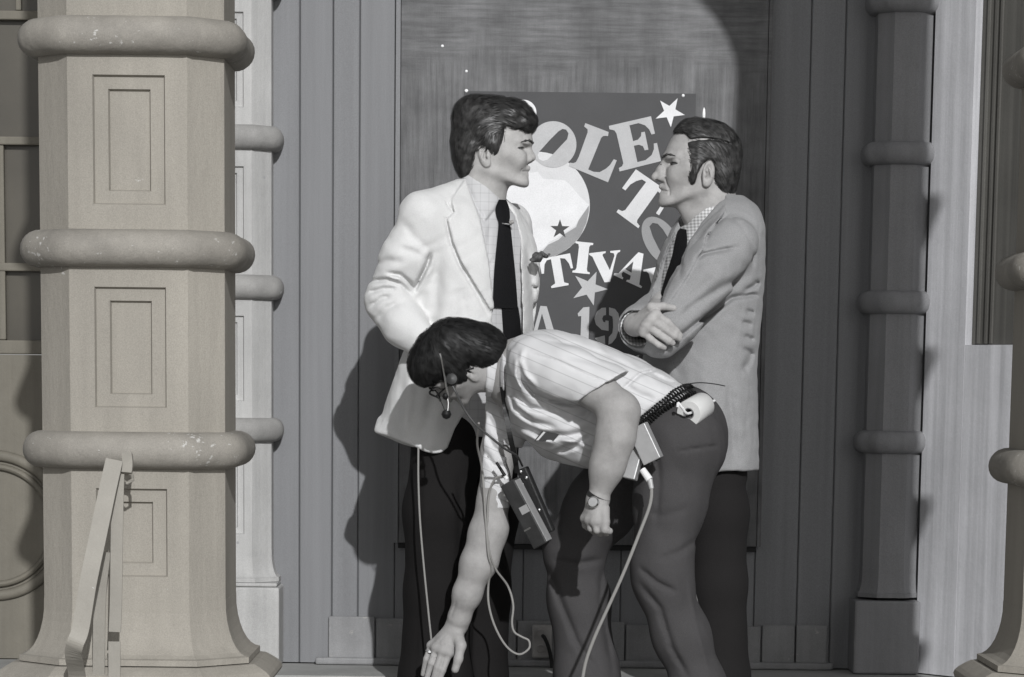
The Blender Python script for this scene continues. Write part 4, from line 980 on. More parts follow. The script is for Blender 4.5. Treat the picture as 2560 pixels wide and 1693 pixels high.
oB = link('body', npmesh('body', V, Q), M_skin2, B)
eyes(frB, hB, oB); ribbon_brow(frB, hB, M_brow, oB, .0030, sB)
# short hair with a side parting, long sideburn
hb = SDF()
hb.ell((-.008, .043, 0), (.0955, .0835, .0785), 0); hb.ell((-.050, -.020, 0), (.045, .060, .070), .03); hb.ell((.030, .085, 0), (.042, .038, .055), .03); hb.ell((.022, -.008, 0), (.040, .062, .0790), .02)
def bz(l): return [((1755-(1600+x*.1913))/921, (423-(260+y*.1913))/921) for x, y in l]
extr(hb, bz([(440, 425), (500, 425), (545, 440), (600, 500), (580, 560), (570, 640), (585, 720), (560, 800), (545, 900), (525, 980), (560, 1030), (620, 1052), (680, 1030), (690, 930), (720, 870), (800, 790), (850, 760), (905, 800), (925, 900), (880, 1020), (845, 1110), (870, 1190), (990, 1250), (1100, 1262), (1180, 1255), (1200, 1700), (-200, 1700), (-200, 425)]), .007)
part = bz([(600, 520), (720, 502), (850, 500), (980, 515), (1110, 550), (1110, 560), (980, 529), (850, 514), (720, 517), (600, 540)])
hb.ops.append(('disp', (lambda a: lambda p, d: d+.0058*np.clip(1-np.maximum(poly_sd(p[:, 0].astype(float), p[:, 1].astype(float), a), 0)/.0022, 0, 1).astype(F4)*(p[:, 2] < -.01))(np.array(part)), np.array([-.2, 0, -.1]), np.array([.2, .2, .1]), 0))
hb.folds(.0012, 160, 13, (-.2, -.2, -.2), (.2, .2, .2))
hv = nets(hb, .0026, 1); hB_ = link('hair', npmesh('hair', frB.w(hv[0]), hv[1]), M_hairB, B)
def flowB(p):
    f, u = p[:, 0], p[:, 1]; wb = np.clip((.03-f)/.10, 0, 1); out = np.stack([-(1-.6*wb), -.35-wb*.9, 0*f], 1); sb = (u < .01) & (f > -.01); out[sb] = [-.2, -1, 0]; return out.astype(F4)
pa = np.array(part)
sv = strands(hb, hv[0], 5600, flowB, .035, 6, .0008, .0035, 12, keep=lambda p: (poly_sd(p[:, 0].astype(float), p[:, 1].astype(float), pa) > .0045) | (p[:, 2] > -.01))
link('hair_locks', npmesh('hair_locks', frB.w(sv[0]), sv[1]), M_hairB2, hB_)
# shirt and tie
sh = SDF()
sh.loft((0, 0, 1), uB, vB, [(P(1786, 520, YBm), .065, .062), (P(1790, 560, YBm), .13, .082), (P(1780, 600, YBm), .140, .098), (P(1766, 680, YBm), .145, .110), (P(1752, 850, YBm), .14, .10), (P(1748, 1000, YBm), .14, .10)], .02)
sh.cone(P(1795, 575, 8.27), P(1768, 480, 8.26), .078, .066, .012)
sh.plane_cut(P(1762, 523, 8.26), (-.60, 0, .80), .003)
sh.crease([(1720, 612), (1770, 560), (1818, 508)], 4, .004, 8.3)
sB_ = sculpt('shirt', sh, .0036, M_ging, B)
drape('tie', [(1696, 570, 1716, 574), (1688, 600, 1718, 606), (1680, 640, 1712, 640), (1664, 690, 1690, 690), (1650, 740, 1684, 740)], sh, 7.7, 8.6, .003, .006, M_tie, B, bulge=.004)
# jacket
jk = SDF()
jk.loft((0, 0, 1), uB, vB, [(P(1812, 490, YBm), .062, .046), (P(1812, 512, YBm), .105, .074), (P(1801, 545, YBm), .150, .098), (P(1786, 600, YBm), .175, .116), (P(1772, 690, YBm), .180, .134), (P(1762, 800, YBm), .180, .137), (P(1748, 900, YBm), .180, .140), (P(1742, 1000, YBm), .192, .150), (P(1738, 1120, YBm), .200, .152), (P(1738, 1240, YBm), .204, .154)], 0)
jk.chain([P(1832, 606, 8.075), P(1770, 690, 8.02), P(1690, 800, 7.985), P(1652, 836, 7.985)], [.066, .065, .058, .055], .03)
jk.chain([P(1652, 836, 7.985), P(1618, 830, 8.08), P(1600, 800, 8.25)], [.057, .052, .046], .02)
jk.chain([P(1755, 600, 8.44), P(1696, 722, 8.38), P(1640, 782, 8.24), P(1597, 818, 8.03)], [.060, .054, .048, .057], .02)
# the open sleeve end of the right arm
ax_ = P(1597, 818, 8.03)-P(1640, 782, 8.24); jk.cone(P(1612, 806, 8.10), P(1597, 818, 8.03)+unit(ax_)*.06, .045, .048, .004, 'sub')
jk.plane_cut(P(1742, 1173, YBm), (0, 0, -1), .006)
# front opening
jk.cut([(1722, 480), (1722, 560), (1722, 610), (1700, 655), (1672, 702), (1650, 760), (1622, 760), (1640, 700), (1658, 655), (1672, 620), (1692, 575), (1700, 480)], 7.6, 8.27, .003)
jk.cut([(1690, 440), (1800, 440), (1818, 498), (1800, 508), (1755, 556), (1721, 612), (1700, 560)], 7.6, 8.30, .003)
jk.patch([(1724, 600), (1760, 560), (1815, 512), (1812, 530), (1785, 568), (1765, 590), (1760, 620), (1742, 650), (1720, 690), (1690, 735), (1665, 770), (1652, 765), (1676, 705), (1704, 657)], -.008, 8.25, soft=1.0)
for pts, w, d in (([(1738, 650), (1760, 635), (1800, 626), (1845, 618)], 5, .009), ([(1730, 665), (1770, 652), (1820, 648)], 9, .004), ([(1880, 735), (1830, 745), (1790, 775), (1745, 805), (1690, 850), (1640, 885)], 6, .011),
                  ([(1862, 690), (1800, 720), (1740, 760), (1700, 795)], 11, .009), ([(1780, 690), (1745, 725), (1700, 755)], 9, .004), ([(1858, 730), (1885, 715), (1898, 702)], 6, .009), ([(1856, 745), (1880, 738), (1896, 738)], 5, .006), ([(1866, 778), (1886, 782)], 5, .006), ([(1855, 805), (1880, 812)], 6, .006),
                  ([(1860, 840), (1885, 850)], 6, .006), ([(1858, 872), (1882, 885)], 6, .006), ([(1855, 930), (1872, 905), (1880, 880)], 9, .007), ([(1768, 600), (1775, 575), (1790, 560), (1822, 535)], 3, .004), ([(1812, 540), (1850, 560), (1880, 610), (1885, 680)], 5, .003),
                  ([(1690, 640), (1704, 665), (1698, 690)], 6, .005), ([(1700, 900), (1690, 1000), (1700, 1100)], 18, .005), ([(1760, 930), (1765, 1050), (1760, 1165)], 18, -.006), ([(1820, 960), (1830, 1060), (1835, 1165)], 12, .006), ([(1640, 910), (1660, 960), (1670, 1010)], 14, .005)):
    jk.crease(pts, w, d*1.3, 8.38)
jk.folds(.0009, 110, 16, (-2, 7, 0), (2, 9, 3)); jk.folds(.0022, 36, 15, (-2, 7, 0), (2, 9, 3), (1, 1, .6))
sculpt('jacket', jk, .0038, M_grey, B)
# white cuff inside the sleeve
cf = SDF(); a = P(1598, 818, 8.035); e = unit(ax_); cf.cone(a-e*.06, a+e*.012, .0445, .0465, 0); cf.cone(a-e*.09, a+e*.05, .0405, .0425, .001, 'sub'); cf.plane_cut(a+e*.018, e, .001); sculpt('cuff', cf, .0022, M_ging, sB_)
tr = SDF()
tr.loft((0, 0, 1), uB, vB, [(P(1750, 990, YBm), .14, .105), (P(1750, 1080, YBm), .15, .11), (P(1755, 1190, YBm), .145, .105)], .02)
tr.chain([P(1776, 1110, 8.19), P(1788, 1280, 8.19), P(1792, 1460, 8.19), P(1800, 1700, 8.2), P(1812, 1910, 8.2)], [.085, .085, .078, .078, .095], .03)
tr.chain([P(1740, 1110, 8.37), P(1750, 1280, 8.36), P(1758, 1460, 8.36), P(1768, 1700, 8.36), P(1780, 1900, 8.36)], [.085, .083, .076, .076, .092], .03)
tr.folds(.003, 26, 18, (-2, 7, 0), (2, 9, 3), (1, 1, .4)); sculpt('trousers', tr, .0065, M_trB, B)
a = P(1815, 1960, 8.2); shoe(B, a-vB*.06, a+vB*.2, mtl=M_shoe); a = P(1780, 1950, 8.36); shoe(B, a-vB*.06, a+vB*.2, mtl=M_shoe)
YOFF[0] = 0.0
# ------------------------------------------------------------------ the crew man bending down in front
def stripes(m, N, L, out, co, noise, mul):
    sep = N.new('ShaderNodeSeparateXYZ'); L.new(co, sep.inputs[0])
    a = N.new('ShaderNodeMath'); a.operation = 'MULTIPLY_ADD'; L.new(sep.outputs[0], a.inputs[0]); a.inputs[1].default_value = .42; L.new(sep.outputs[2], a.inputs[2])
    b_ = N.new('ShaderNodeMath'); b_.operation = 'MULTIPLY'; L.new(a.outputs[0], b_.inputs[0]); b_.inputs[1].default_value = 34
    f = N.new('ShaderNodeMath'); f.operation = 'FRACT'; L.new(b_.outputs[0], f.inputs[0]); lt = N.new('ShaderNodeMath'); lt.operation = 'LESS_THAN'; L.new(f.outputs[0], lt.inputs[0]); lt.inputs[1].default_value = .09
    r = N.new('ShaderNodeMapRange'); r.inputs[3].default_value = 1; r.inputs[4].default_value = .76; L.new(lt.outputs[0], r.inputs[0])
    x = N.new('ShaderNodeVectorMath'); x.operation = 'SCALE'; L.new(out, x.inputs[0]); L.new(r.outputs[0], x.inputs['Scale']); return x.outputs[0]
M_shC = mat('white_striped_shirt', (.58, .58, .585), .8, bump=.15, bscale=420, extra=stripes, sheen=.05)
M_skin3 = mat('sunburnt_skin', (.315, .308, .302), .6, var=.12, vscale=30, bump=.22, bscale=150, spec=.22, sss=.1, fine=.06)
M_trC = mat('dark_grey_trousers', (.058, .056, .057), .85, spec=.15, bump=.25, bscale=420, fine=.14, var=.06, vscale=9)
C = thing('person', 'crew man in a white short sleeved shirt bending down in front', 'person', tuple(P(1640, 2000, 7.7)*[1, 1, 0]), 'men on the porch')
frC = Frame(P(1158, 902, 7.72), (-.62, .22, -.75), (-.64, -.40, .64), .90)
hC = dict(hA); sC = head_sdf(hC); add_ear(sC, (-.004, -.008, .071), 1.0)
neck(sC, frC, [P(1165, 915, 7.73), P(1215, 925, 7.73), P(1290, 930, 7.73)], [.054, .055, .062])
VC = to_world(frC, nets(sC, .0026, 1, lo=(-.16, -.2, -.13), hi=(.14, .15, .13)))
arm = SDF()
arm.chain([P(1370, 920, 7.56), P(1485, 970, 7.475), P(1548, 1024, 7.43)], [.044, .0425, .0415], .04)
arm.ball(P(1566, 1032, 7.44), .023, .03)
arm.chain([P(1545, 1030, 7.43), P(1538, 1095, 7.425), P(1518, 1165, 7.43), P(1498, 1236, 7.44)], [.041, .0415, .0365, .0265], .04)
W_ = P(1494, 1252, 7.44); k4 = [P(1463, 1296, 7.45), P(1474, 1300, 7.43), P(1487, 1303, 7.415), P(1499, 1304, 7.41)]
for q in k4: arm.cone(W_, q, .024, .0118, .012)
for i in range(3): arm.cone(k4[i], k4[i+1], .011, .011, .008)
for i, (q, dx, dy, dY) in enumerate(zip(k4, (2, 6, 9, 12), (24, 30, 32, 30), (.01, .0, -.004, -.002))):
    a1 = P(proj(q)[0]+dx*.6, proj(q)[1]+dy*.7, q[1]+dY); a2 = P(proj(q)[0]+dx+5, proj(q)[1]+dy, q[1]+dY+.022); arm.chain([q, a1, a2], [.0098, .0092, .0078], .0035)
arm.chain([P(1510, 1272, 7.42), P(1513, 1305, 7.405), P(1512, 1324, 7.40), P(1524, 1328, 7.405)], [.0145, .0115, .0100, .0085], .004)
# far arm reaching to the ground
arm.chain([P(1262, 1010, 7.83), P(1246, 1130, 7.81), P(1236, 1240, 7.80), P(1216, 1335, 7.80)], [.048, .043, .040, .0415], .02)
arm.chain([P(1216, 1335, 7.80), P(1194, 1410, 7.80), P(1168, 1485, 7.81), P(1148, 1545, 7.83), P(1142, 1566, 7.84)], [.0415, .0410, .0330, .0240, .0225], .03)
arm.chain([P(1228, 1270, 7.79), P(1236, 1320, 7.785), P(1218, 1400, 7.79)], [.026, .026, .024], .03)
W2 = P(1142, 1564, 7.84); k4 = [P(1078, 1614, 7.845), P(1091, 1620, 7.825), P(1107, 1627, 7.815), P(1123, 1632, 7.815)]
for q, r in zip(k4, (.0105, .0118, .0125, .0125)): arm.cone(W2, q, .022, r, .012)
for i in range(3): arm.cone(k4[i], k4[i+1], .0105, .0115, .010)
for q, m_, t_, r in ((k4[0], (1066, 1648), (1058, 1686), .0082), (k4[1], (1078, 1658), (1066, 1700), .0090), (k4[2], (1093, 1668), (1080, 1715), .0094), (k4[3], (1106, 1676), (1090, 1722), .0094)):
    arm.chain([q, P(*m_, q[1]-.006), P(*t_, q[1]+.004)], [r*1.05, r, r*.85], .0032)
arm.chain([P(1140, 1578, 7.83), P(1152, 1614, 7.80), P(1146, 1648, 7.79), P(1138, 1674, 7.79)], [.0185, .0135, .0110, .0100], .008)
arm.crease([(1126, 1545), (1136, 1520), (1142, 1500)], 3, .002, 7.9); arm.crease([(1100, 1612), (1118, 1590)], 3, -.0015, 7.9); arm.crease([(1088, 1606), (1108, 1588)], 3, -.0015, 7.9); arm.crease([(1540, 1150), (1530, 1090)], 8, -.002, 7.6)
VA_ = nets(arm, .0026, 1)
b = SDF(); b.cone(P(1310, 940, 7.73), P(1640, 1040, 7.72), .10, .10, .02); b.cone(P(1360, 930, 7.58), P(1300, 985, 7.84), .05, .05, .03)
b.chain([P(1690, 1120, 7.62), P(1665, 1400, 7.6), P(1800, 1930, 7.6)], [.08, .055, .045], .02); b.chain([P(1620, 1130, 7.84), P(1432, 1365, 7.88), P(1475, 1900, 7.9)], [.08, .055, .045], .02)
bC = nets(b, .009, 1)
V = np.vstack([VC[0], VA_[0], bC[0]]); Q = np.vstack([VC[1], VA_[1]+len(VC[0]), bC[1]+len(VC[0])+len(VA_[0])])
oC = link('body', npmesh('body', V, Q), M_skin3, C); eyes(frC, hC, oC); ribbon_brow(frC, hC, M_hairC, oC, .0034, sC)
# long straight black hair
hc = SDF()
hc.ell((.002, .047, 0), (.099, .090, .082), 0); hc.ell((.058, .084, 0), (.064, .046, .074), .03); hc.ell((-.062, -.010, 0), (.052, .075, .074), .03); hc.ell((.026, .018, 0), (.040, .045, .084), .02); hc.ell((.094, .070, 0), (.030, .028, .052), .02)
extr(hc, [(.20, .050), (.125, .044), (.100, .040), (.070, .036), (.052, .010), (.040, -.012), (.020, -.020), (-.012, -.022), (-.034, -.040), (-.050, -.075), (-.085, -.100), (-.02, -.25), (.2, -.25)], .010)
hc.ell((-.078, -.030, 0), (.045, .055, .064), .03)
hc.folds(.0012, 150, 23, (-.2, -.2, -.2), (.2, .2, .2))
hv = nets(hc, .003, 1); hC_ = link('hair', npmesh('hair', frC.w(hv[0]), hv[1]), M_hairC, C)
def flowC(p):
    c = np.array([-.025, .13, 0], F4); o = p-c; o = o/(np.linalg.norm(o, axis=1)[:, None]+1e-6); o[:, 1] -= .45; return o.astype(F4)
sv = strands(hc, hv[0], 7500, flowC, .065, 7, .0009, .006, 13); link('hair_locks', npmesh('hair_locks', frC.w(sv[0]), sv[1]), M_hairC2, hC_)
# shirt
sh = SDF()
st = [(1258, 938, 72, .105), (1282, 950, 105, .160), (1310, 962, 128, .178), (1350, 980, 152, .185), (1400, 993, 161, .188), (1450, 1007, 165, .182), (1495, 1016, 158, .176), (1540, 1004, 128, .172), (1600, 1006, 104, .168), (1660, 1022, 88, .165), (1720, 1050, 82, .155)]
def Ls(x, y): return P(x, y, 7.73)
sh.loft((1, 0, 0), (0, 0, 1), (0, 1, 0), [(Ls(x, y), hv_/984, hd_, 2.3) for x, y, hv_, hd_ in st], 0, cap=.03)
e1 = P(1500, 971, 7.475)
n1 = unit(np.array([.50, -.10, -.86]))
sh.cone_cut(P(1345, 912, 7.57), P(1420, 942, 7.515), .076, .074, e1, n1, .03); sh.cone_cut(P(1420, 942, 7.515), P(1570, 1004, 7.45), .074, .070, e1, n1, .012)
sh.cone(P(1275, 985, 7.83), P(1250, 1090, 7.81), .062, .056, .03); sh.cone_cut(P(1250, 1090, 7.81), P(1236, 1320, 7.80), .056, .043, P(1238, 1268, 7.80), (.02, 0, -1), .02)
sh.cone(P(1270, 932, 7.73), P(1222, 934, 7.73), .066, .057, .008)
sh.plane_cut(P(1219, 935, 7.73), (-1, 0, .05), .002)
# sleeve ends, hem
sh.cut([(1250, 1110), (1300, 1118), (1350, 1140), (1400, 1156), (1450, 1167), (1489, 1176), (1500, 1120), (1560, 1080), (1720, 985), (1790, 1000), (1790, 1300), (1272, 1300), (1272, 1180)], 7.3, 8.2, .003)
# the shirt is open at the throat: collar leaf and placket
sh.patch([(1217, 880), (1260, 872), (1261, 980), (1217, 984)], -.0045, 7.80, soft=1.2); sh.crease([(1264, 870), (1265, 930), (1262, 990)], 3, .005, 7.8, fade=False)
for pts, w, d in (([(1300, 905), (1305, 950), (1335, 985), (1390, 1005), (1450, 1015)], 7, .010), ([(1270, 930), (1285, 985), (1325, 1020), (1380, 1030)], 7, .010), ([(1330, 885), (1400, 905), (1470, 940), (1515, 955)], 3, .004), ([(1268, 960), (1285, 1020), (1330, 1055), (1385, 1068)], 7, .009),
                  ([(1308, 875), (1300, 900), (1310, 935), (1340, 965)], 7, -.008), ([(1290, 890), (1288, 940), (1310, 985)], 6, -.007), ([(1345, 1000), (1400, 1030), (1470, 1045)], 8, .008), ([(1300, 1060), (1350, 1085), (1420, 1090), (1480, 1075)], 8, .009), ([(1390, 1130), (1440, 1115), (1480, 1085)], 7, .009), 
                  ([(1400, 1100), (1450, 1108), (1484, 1130)], 7, -.007), ([(1420, 1060), (1460, 1040), (1485, 1010)], 8, .008), ([(1290, 1075), (1340, 1100), (1390, 1108)], 7, -.007), ([(1555, 975), (1600, 935), (1640, 925)], 4, .005), ([(1600, 1050), (1650, 1010), (1690, 985)], 6, .006), ([(1560, 960), (1600, 990), (1640, 1000)], 9, .004), ([(1620, 930), (1660, 950), (1690, 960)], 6, .005),
                  ([(1222, 1040), (1240, 1080), (1280, 1090)], 7, .007), ([(1215, 1080), (1235, 1120), (1270, 1140)], 7, .007), ([(1212, 1130), (1235, 1165), (1262, 1165)], 6, .007), ([(1245, 1030), (1265, 1060), (1290, 1070)], 6, -.006), ([(1280, 1100), (1275, 1130), (1258, 1155)], 6, -.006), ([(1425, 890), (1480, 905), (1530, 925)], 8, .003), ([(1350, 850), (1440, 862), (1520, 890), (1600, 930)], 5, .002)):
    sh.crease(pts, w, d*1.4, 8.0)
sh.folds(.0028, 44, 25, (-2, 7, 0), (2, 9, 3)); sh.folds(.0011, 115, 26, (-2, 7, 0), (2, 9, 3))
sculpt('shirt', sh, .0036, M_shC, C); shC = sh
# trousers
tr = SDF()
tr.chain([P(1560, 1110, 7.73), P(1640, 1075, 7.73), P(1700, 1065, 7.73)], [.095, .108, .105], .03); tr.ell(P(1695, 1110, 7.68), (.125, .17, .120), .05)
tr.chain([P(1690, 1120, 7.635), P(1676, 1250, 7.61), P(1656, 1400, 7.59), P(1656, 1452, 7.59)], [.100, .087, .070, .066], .04)
tr.chain([P(1656, 1450, 7.59), P(1703, 1590, 7.60), P(1748, 1720, 7.61), P(1806, 1930, 7.62)], [.069, .066, .065, .082], .04)
tr.chain([P(1600, 1130, 7.83), P(1500, 1270, 7.86), P(1434, 1372, 7.88)], [.100, .086, .074], .04)
tr.chain([P(1434, 1376, 7.88), P(1446, 1500, 7.89), P(1466, 1690, 7.90), P(1490, 1910, 7.91)], [.074, .075, .080, .096], .04)
for pts, w, d in (([(1600, 1420), (1640, 1455), (1690, 1480)], 8, .010), ([(1600, 1460), (1650, 1520), (1680, 1620), (1720, 1693)], 9, .010), ([(1690, 1130), (1750, 1120), (1795, 1115)], 4, .006), ([(1620, 1280), (1660, 1290), (1720, 1270)], 12, .004), ([(1370, 1420), (1400, 1500), (1440, 1600), (1500, 1693)], 10, .010), ([(1500, 1400), (1440, 1410), (1390, 1400)], 10, .008),
                  ([(1640, 1400), (1700, 1380), (1740, 1350)], 10, .006), ([(1720, 1450), (1740, 1560), (1775, 1690)], 6, -.004), ([(1640, 1110), (1648, 1200), (1640, 1320)], 8, .005), ([(1505, 1420), (1500, 1500), (1535, 1690)], 8, .006)):
    tr.crease(pts, w*.8, d*1.1, 8.2)
tr.folds(.0011, 90, 29, (-2, 7, 0), (2, 9, 3), (1, 1, .5)); tr.folds(.0014, 30, 28, (-2, 7, 0), (2, 9, 3), (1, 1, .5)); sculpt('trousers', tr, .0055, M_trC, C); trC = tr
a = P(1800, 2000, 7.62); shoe(C, a+np.array([.06, 0, 0]), a-np.array([.2, 0, 0]), mtl=M_shoe); a = P(1490, 1985, 7.91); shoe(C, a+np.array([.06, 0, 0]), a-np.array([.2, 0, 0]), mtl=M_shoe)
# ------------------------------------------------------------------ what the crew man carries
M_blk = mat('black_plastic', .010, .45, spec=.35, var=.2, vscale=30)
M_blk2 = mat('black_leather', .022, .5, spec=.4, bump=.3, bscale=120)
M_cab = mat('pale_cable', (.24, .235, .225), .6)
M_cabd = mat('dark_cable', (.06, .06, .06), .5)
M_alu = mat('grey_metal_case', (.42, .42, .42), .42, metal=.35, var=.1, vscale=25, bump=.1, bscale=90)
M_pap = mat('white_paper_tape', (.62, .62, .61), .75, bump=.2, bscale=200)
M_wht = mat('white_plug', .75, .3)
def hw(p): p = np.asarray(p); q = frC.l(p).astype(F4); return np.minimum(hc(q), sC(q))
def fy(sdf, x, y, a=7.2, b=8.1): return float(front_y(sdf, x, y, a, b)[0])
def onto(sdf, pts, off, a=7.2, b=8.1):
    """path of photograph pixels laid on a surface, off metres in front of it"""
    ys = front_y(sdf, [p[0] for p in pts], [p[1] for p in pts], a, b); return [P(p[0], p[1], y-off) for p, y in zip(pts, ys)]
# headset
t = thing('headset', 'headset with earpiece and boom microphone on the bending crew man', 'headset', tuple(P(1128, 950, 7.62)))
arc = onto(hw, [(1140, 790), (1118, 800), (1100, 815), (1095, 835), (1097, 860), (1102, 890)], .004)
bk = [frC.w((.02, .140, 0)), frC.w((.02, .118, .066)), frC.w((.01, .07, .088)), frC.w((.005, 0, .090))]
MB().tube(spline([*bk[::-1]]+[arc[i] for i in (1, 3, 5)], 6), .0042, 8).build('headband', M_blk, t, smooth=True)
ye = fy(hw, 1128, 949)-.012; y2 = fy(hw, 1104, 895)-.006
MB().tube(spline([P(1100, 884, y2), P(1104, 900, y2-.001), P(1112, 945, ye-.014), P(1121, 995, ye-.012)], 5), .0026, 8).build('slider_rod', M_steel, t)
MB().lathe([(.002, -.014), (.012, -.012), (.0165, -.004), (.0175, .004), (.014, .010), (.002, .013)], Matrix.Translation(P(1129, 949, ye)) @ Matrix.Rotation(R_(80), 4, 'X'), 20).build('earpiece', M_blk, t, smooth=True)
MB().lathe([(.001, -.009), (.006, -.007), (.009, 0), (.006, .007), (.001, .009)], Matrix.Translation(P(1114, 991, ye-.010)), 14).build('boom_joint', M_blk, t, smooth=True)
MB().tube(spline([P(1118, 990, ye-.012), P(1121, 1010, ye-.012), P(1119, 1030, ye-.012)], 5), .0018, 6).build('boom', M_steel, t)
MB().lathe([(.001, -.012), (.009, -.009), (.013, 0), (.009, .009), (.001, .012)], Matrix.Translation(P(1116, 1036, ye-.012)), 16).build('microphone', M_blk, t, smooth=True)
MB().tube(spline([P(1092, 985, 7.70), P(1105, 1010, 7.66), P(1112, 1028, ye-.01)], 5), .0012, 6).build('boom_stay', M_steel, t)
# spectacles
t = thing('spectacles', 'dark framed spectacles on the bending crew man', 'glasses', tuple(frC.w((.12, .012, 0))))
for z in (-1, 1):
    rim = [frC.w((.124-.010*abs(math.cos(a))**2*(1 if math.cos(a)*z < 0 else 1), .010+.019*math.sin(a), z*.034+.025*math.cos(a))) for a in np.linspace(0, 2*math.pi, 25)]
    MB().tube(rim, .0026, 6).build('rim', M_blk, t)
    MB().tube([frC.w((.114, .018, z*.059)), frC.w((.06, .016, z*.074)), frC.w((.004, .010, z*.078)), frC.w((-.02, -.008, z*.076))], .0022, 6).build('temple_arm', M_blk, t)
MB().tube([frC.w((.119, .016, -.010)), frC.w((.122, .018, 0)), frC.w((.119, .016, .010))], .0022, 6).build('bridge', M_blk, t)
# cable from the headset down to the radio
t = tag(MB().tube(spline([P(1130, 962, ye-.004), P(1142, 985, ye-.01), P(1162, 1025, 7.60), P(1190, 1062, 7.58), P(1225, 1092, 7.55), P(1262, 1122, 7.58), P(1292, 1140, 7.64), P(1306, 1165, 7.72)], 8), .0030, 8).build('headset_cable', M_cabd, None, smooth=True), 'dark headset cable running from the earpiece to the hanging radio', 'cable')
# radio on its neck strap
Mr = None
def obox(c, ax, wv, L, Wd, D, bev=.003):
    """box centred at c: long axis ax, width direction wv"""
    ax = unit(ax); wv = np.asarray(wv, float); wv = unit(wv-ax*(wv @ ax)); dv = np.cross(ax, wv)
    M = Matrix([[wv[0], dv[0], ax[0], c[0]], [wv[1], dv[1], ax[1], c[1]], [wv[2], dv[2], ax[2], c[2]], [0, 0, 0, 1]])
    return MB().box((-Wd/2, -D/2, -L/2), (Wd/2, D/2, L/2), M, bev), M
t = thing('walkie_talkie', 'black two way radio with stub antenna hanging from a neck strap', 'radio', tuple(P(1356, 1362, 7.60)))
a0, a1 = P(1274, 1204, 7.71), P(1357, 1362, 7.70); axr = unit(a0-a1); wv = unit(np.array([.85, -.35, 0]))
m, Mr = obox((a0+a1)/2, axr, wv, .182, .044, .036, .004)
M_rad = mat('radio_case', (.030, .030, .030), .45, spec=.4, var=.25, vscale=30, bump=.2, bscale=90); m.build('case', M_rad, t)
def rp(x, y, z): return tuple(Mr @ Vector((x, y, z)))
Mi = Mr.to_3x3().to_4x4()
sgn = 1 if (Mr @ Vector((0, .02, 0))).y < Mr.translation.y else -1     # face towards the camera
cp_ = MB().box((-.0228, -.014, .045), (-.0215, .014, .085), Mr, .0005).build('control_panel', M_blk, t)
for z, y in ((.080, -.006), (.072, .006), (.066, -.005), (.058, .007), (.050, -.004), (.078, .009)):
    MB().lathe([(.0035, 0), (.003, .007), (.001, .0075)], Mr @ Matrix.Translation((-.0226, y, z)) @ Matrix.Rotation(R_(-90), 4, 'Y'), 8).build('knob', M_wht, cp_)
MB().box((-.004, sgn*.0178-.0004, .000), (.020, sgn*.0178+.0006, .020), Mr).build('label_plate', M_alu, t)
MB().box((.0215, -.017, -.088), (.0232, .017, .086), Mr, .0005).build('edge_trim', M_alu, t)
MB().box((-.020, sgn*.018-.0004, -.040), (.000, sgn*.018+.0006, -.036), Mr).build('latch', M_steel, t)
b0 = P(1267, 1197, 7.705); b1 = P(1241, 1156, 7.70)
MB().tube([b0, b0+(b1-b0)*.18], .0058, 10).build('antenna_base', M_wht, t); MB().tube([b0+(b1-b0)*.18, b1], [.0044, .0036], 10).build('antenna', M_blk, t)
m, M2 = obox((P(1306, 1172, 7.745)+P(1374, 1330, 7.745))/2, unit(P(1306, 1172, 7.745)-P(1374, 1330, 7.745)), wv, .178, .030, .022, .004); lh_ = m.build('leather_holster', M_blk2, t)
for x, y in ((1302, 1180), (1306, 1212), (1316, 1195), (1348, 1276)): MB().lathe([(.0045, 0), (.004, .002), (.001, .003)], Matrix.Translation(P(x, y, 7.732)) @ Matrix.Rotation(R_(90), 4, 'X'), 10).build('stud', M_steel, lh_)
ny_ = front_y(shC, [1257, 1262, 1268, 1275, 1283, 1290], [975, 1010, 1050, 1090, 1130, 1165], 7.2, 8.1)
strap([(1256, 968, min(ny_[0], 7.70)-.006), (1262, 1010, 7.66), (1268, 1050, 7.65), (1276, 1095, 7.65), (1286, 1140, 7.68), (1293, 1182, 7.71)], .013, .003, MB()).build('neck_strap', M_blk, t)
# pale cable loop
t = tag(MB().tube(spline([P(1197, 1058, 7.60), P(1193, 1110, 7.68), P(1204, 1165, 7.74), P(1210, 1230, 7.745), P(1214, 1300, 7.745), P(1221, 1385, 7.745), P(1228, 1420, 7.76), P(1221, 1462, 7.79), P(1222, 1512, 7.79), P(1238, 1568, 7.79), P(1266, 1616, 7.79), P(1297, 1636, 7.79), P(1322, 1622, 7.79), P(1322, 1602, 7.80), P(1304, 1592, 7.80), P(1286, 1580, 7.80), P(1280, 1556, 7.80), P(1283, 1512, 7.80), P(1270, 1466, 7.80), P(1240, 1424, 7.77), P(1224, 1380, 7.75), P(1219, 1310, 7.75), P(1222, 1240, 7.745), P(1236, 1200, 7.73), P(1256, 1190, 7.715)], 8), .0029, 8).build('cable_loop', M_cab, None, smooth=True), 'thin pale cable hanging in a loop below the reaching arm', 'cable')
t = tag(MB().tube(spline([P(1046, 1118, 7.96), P(1046, 1200, 7.95), P(1050, 1300, 7.94), P(1060, 1420, 7.93), P(1072, 1540, 7.92), P(1080, 1620, 7.91), P(1088, 1750, 7.90), P(1095, 1960, 7.90)], 8), .0026, 8).build('hanging_cable', M_cab, None, smooth=True), 'thin pale cable hanging straight down against the dark trousers', 'cable')
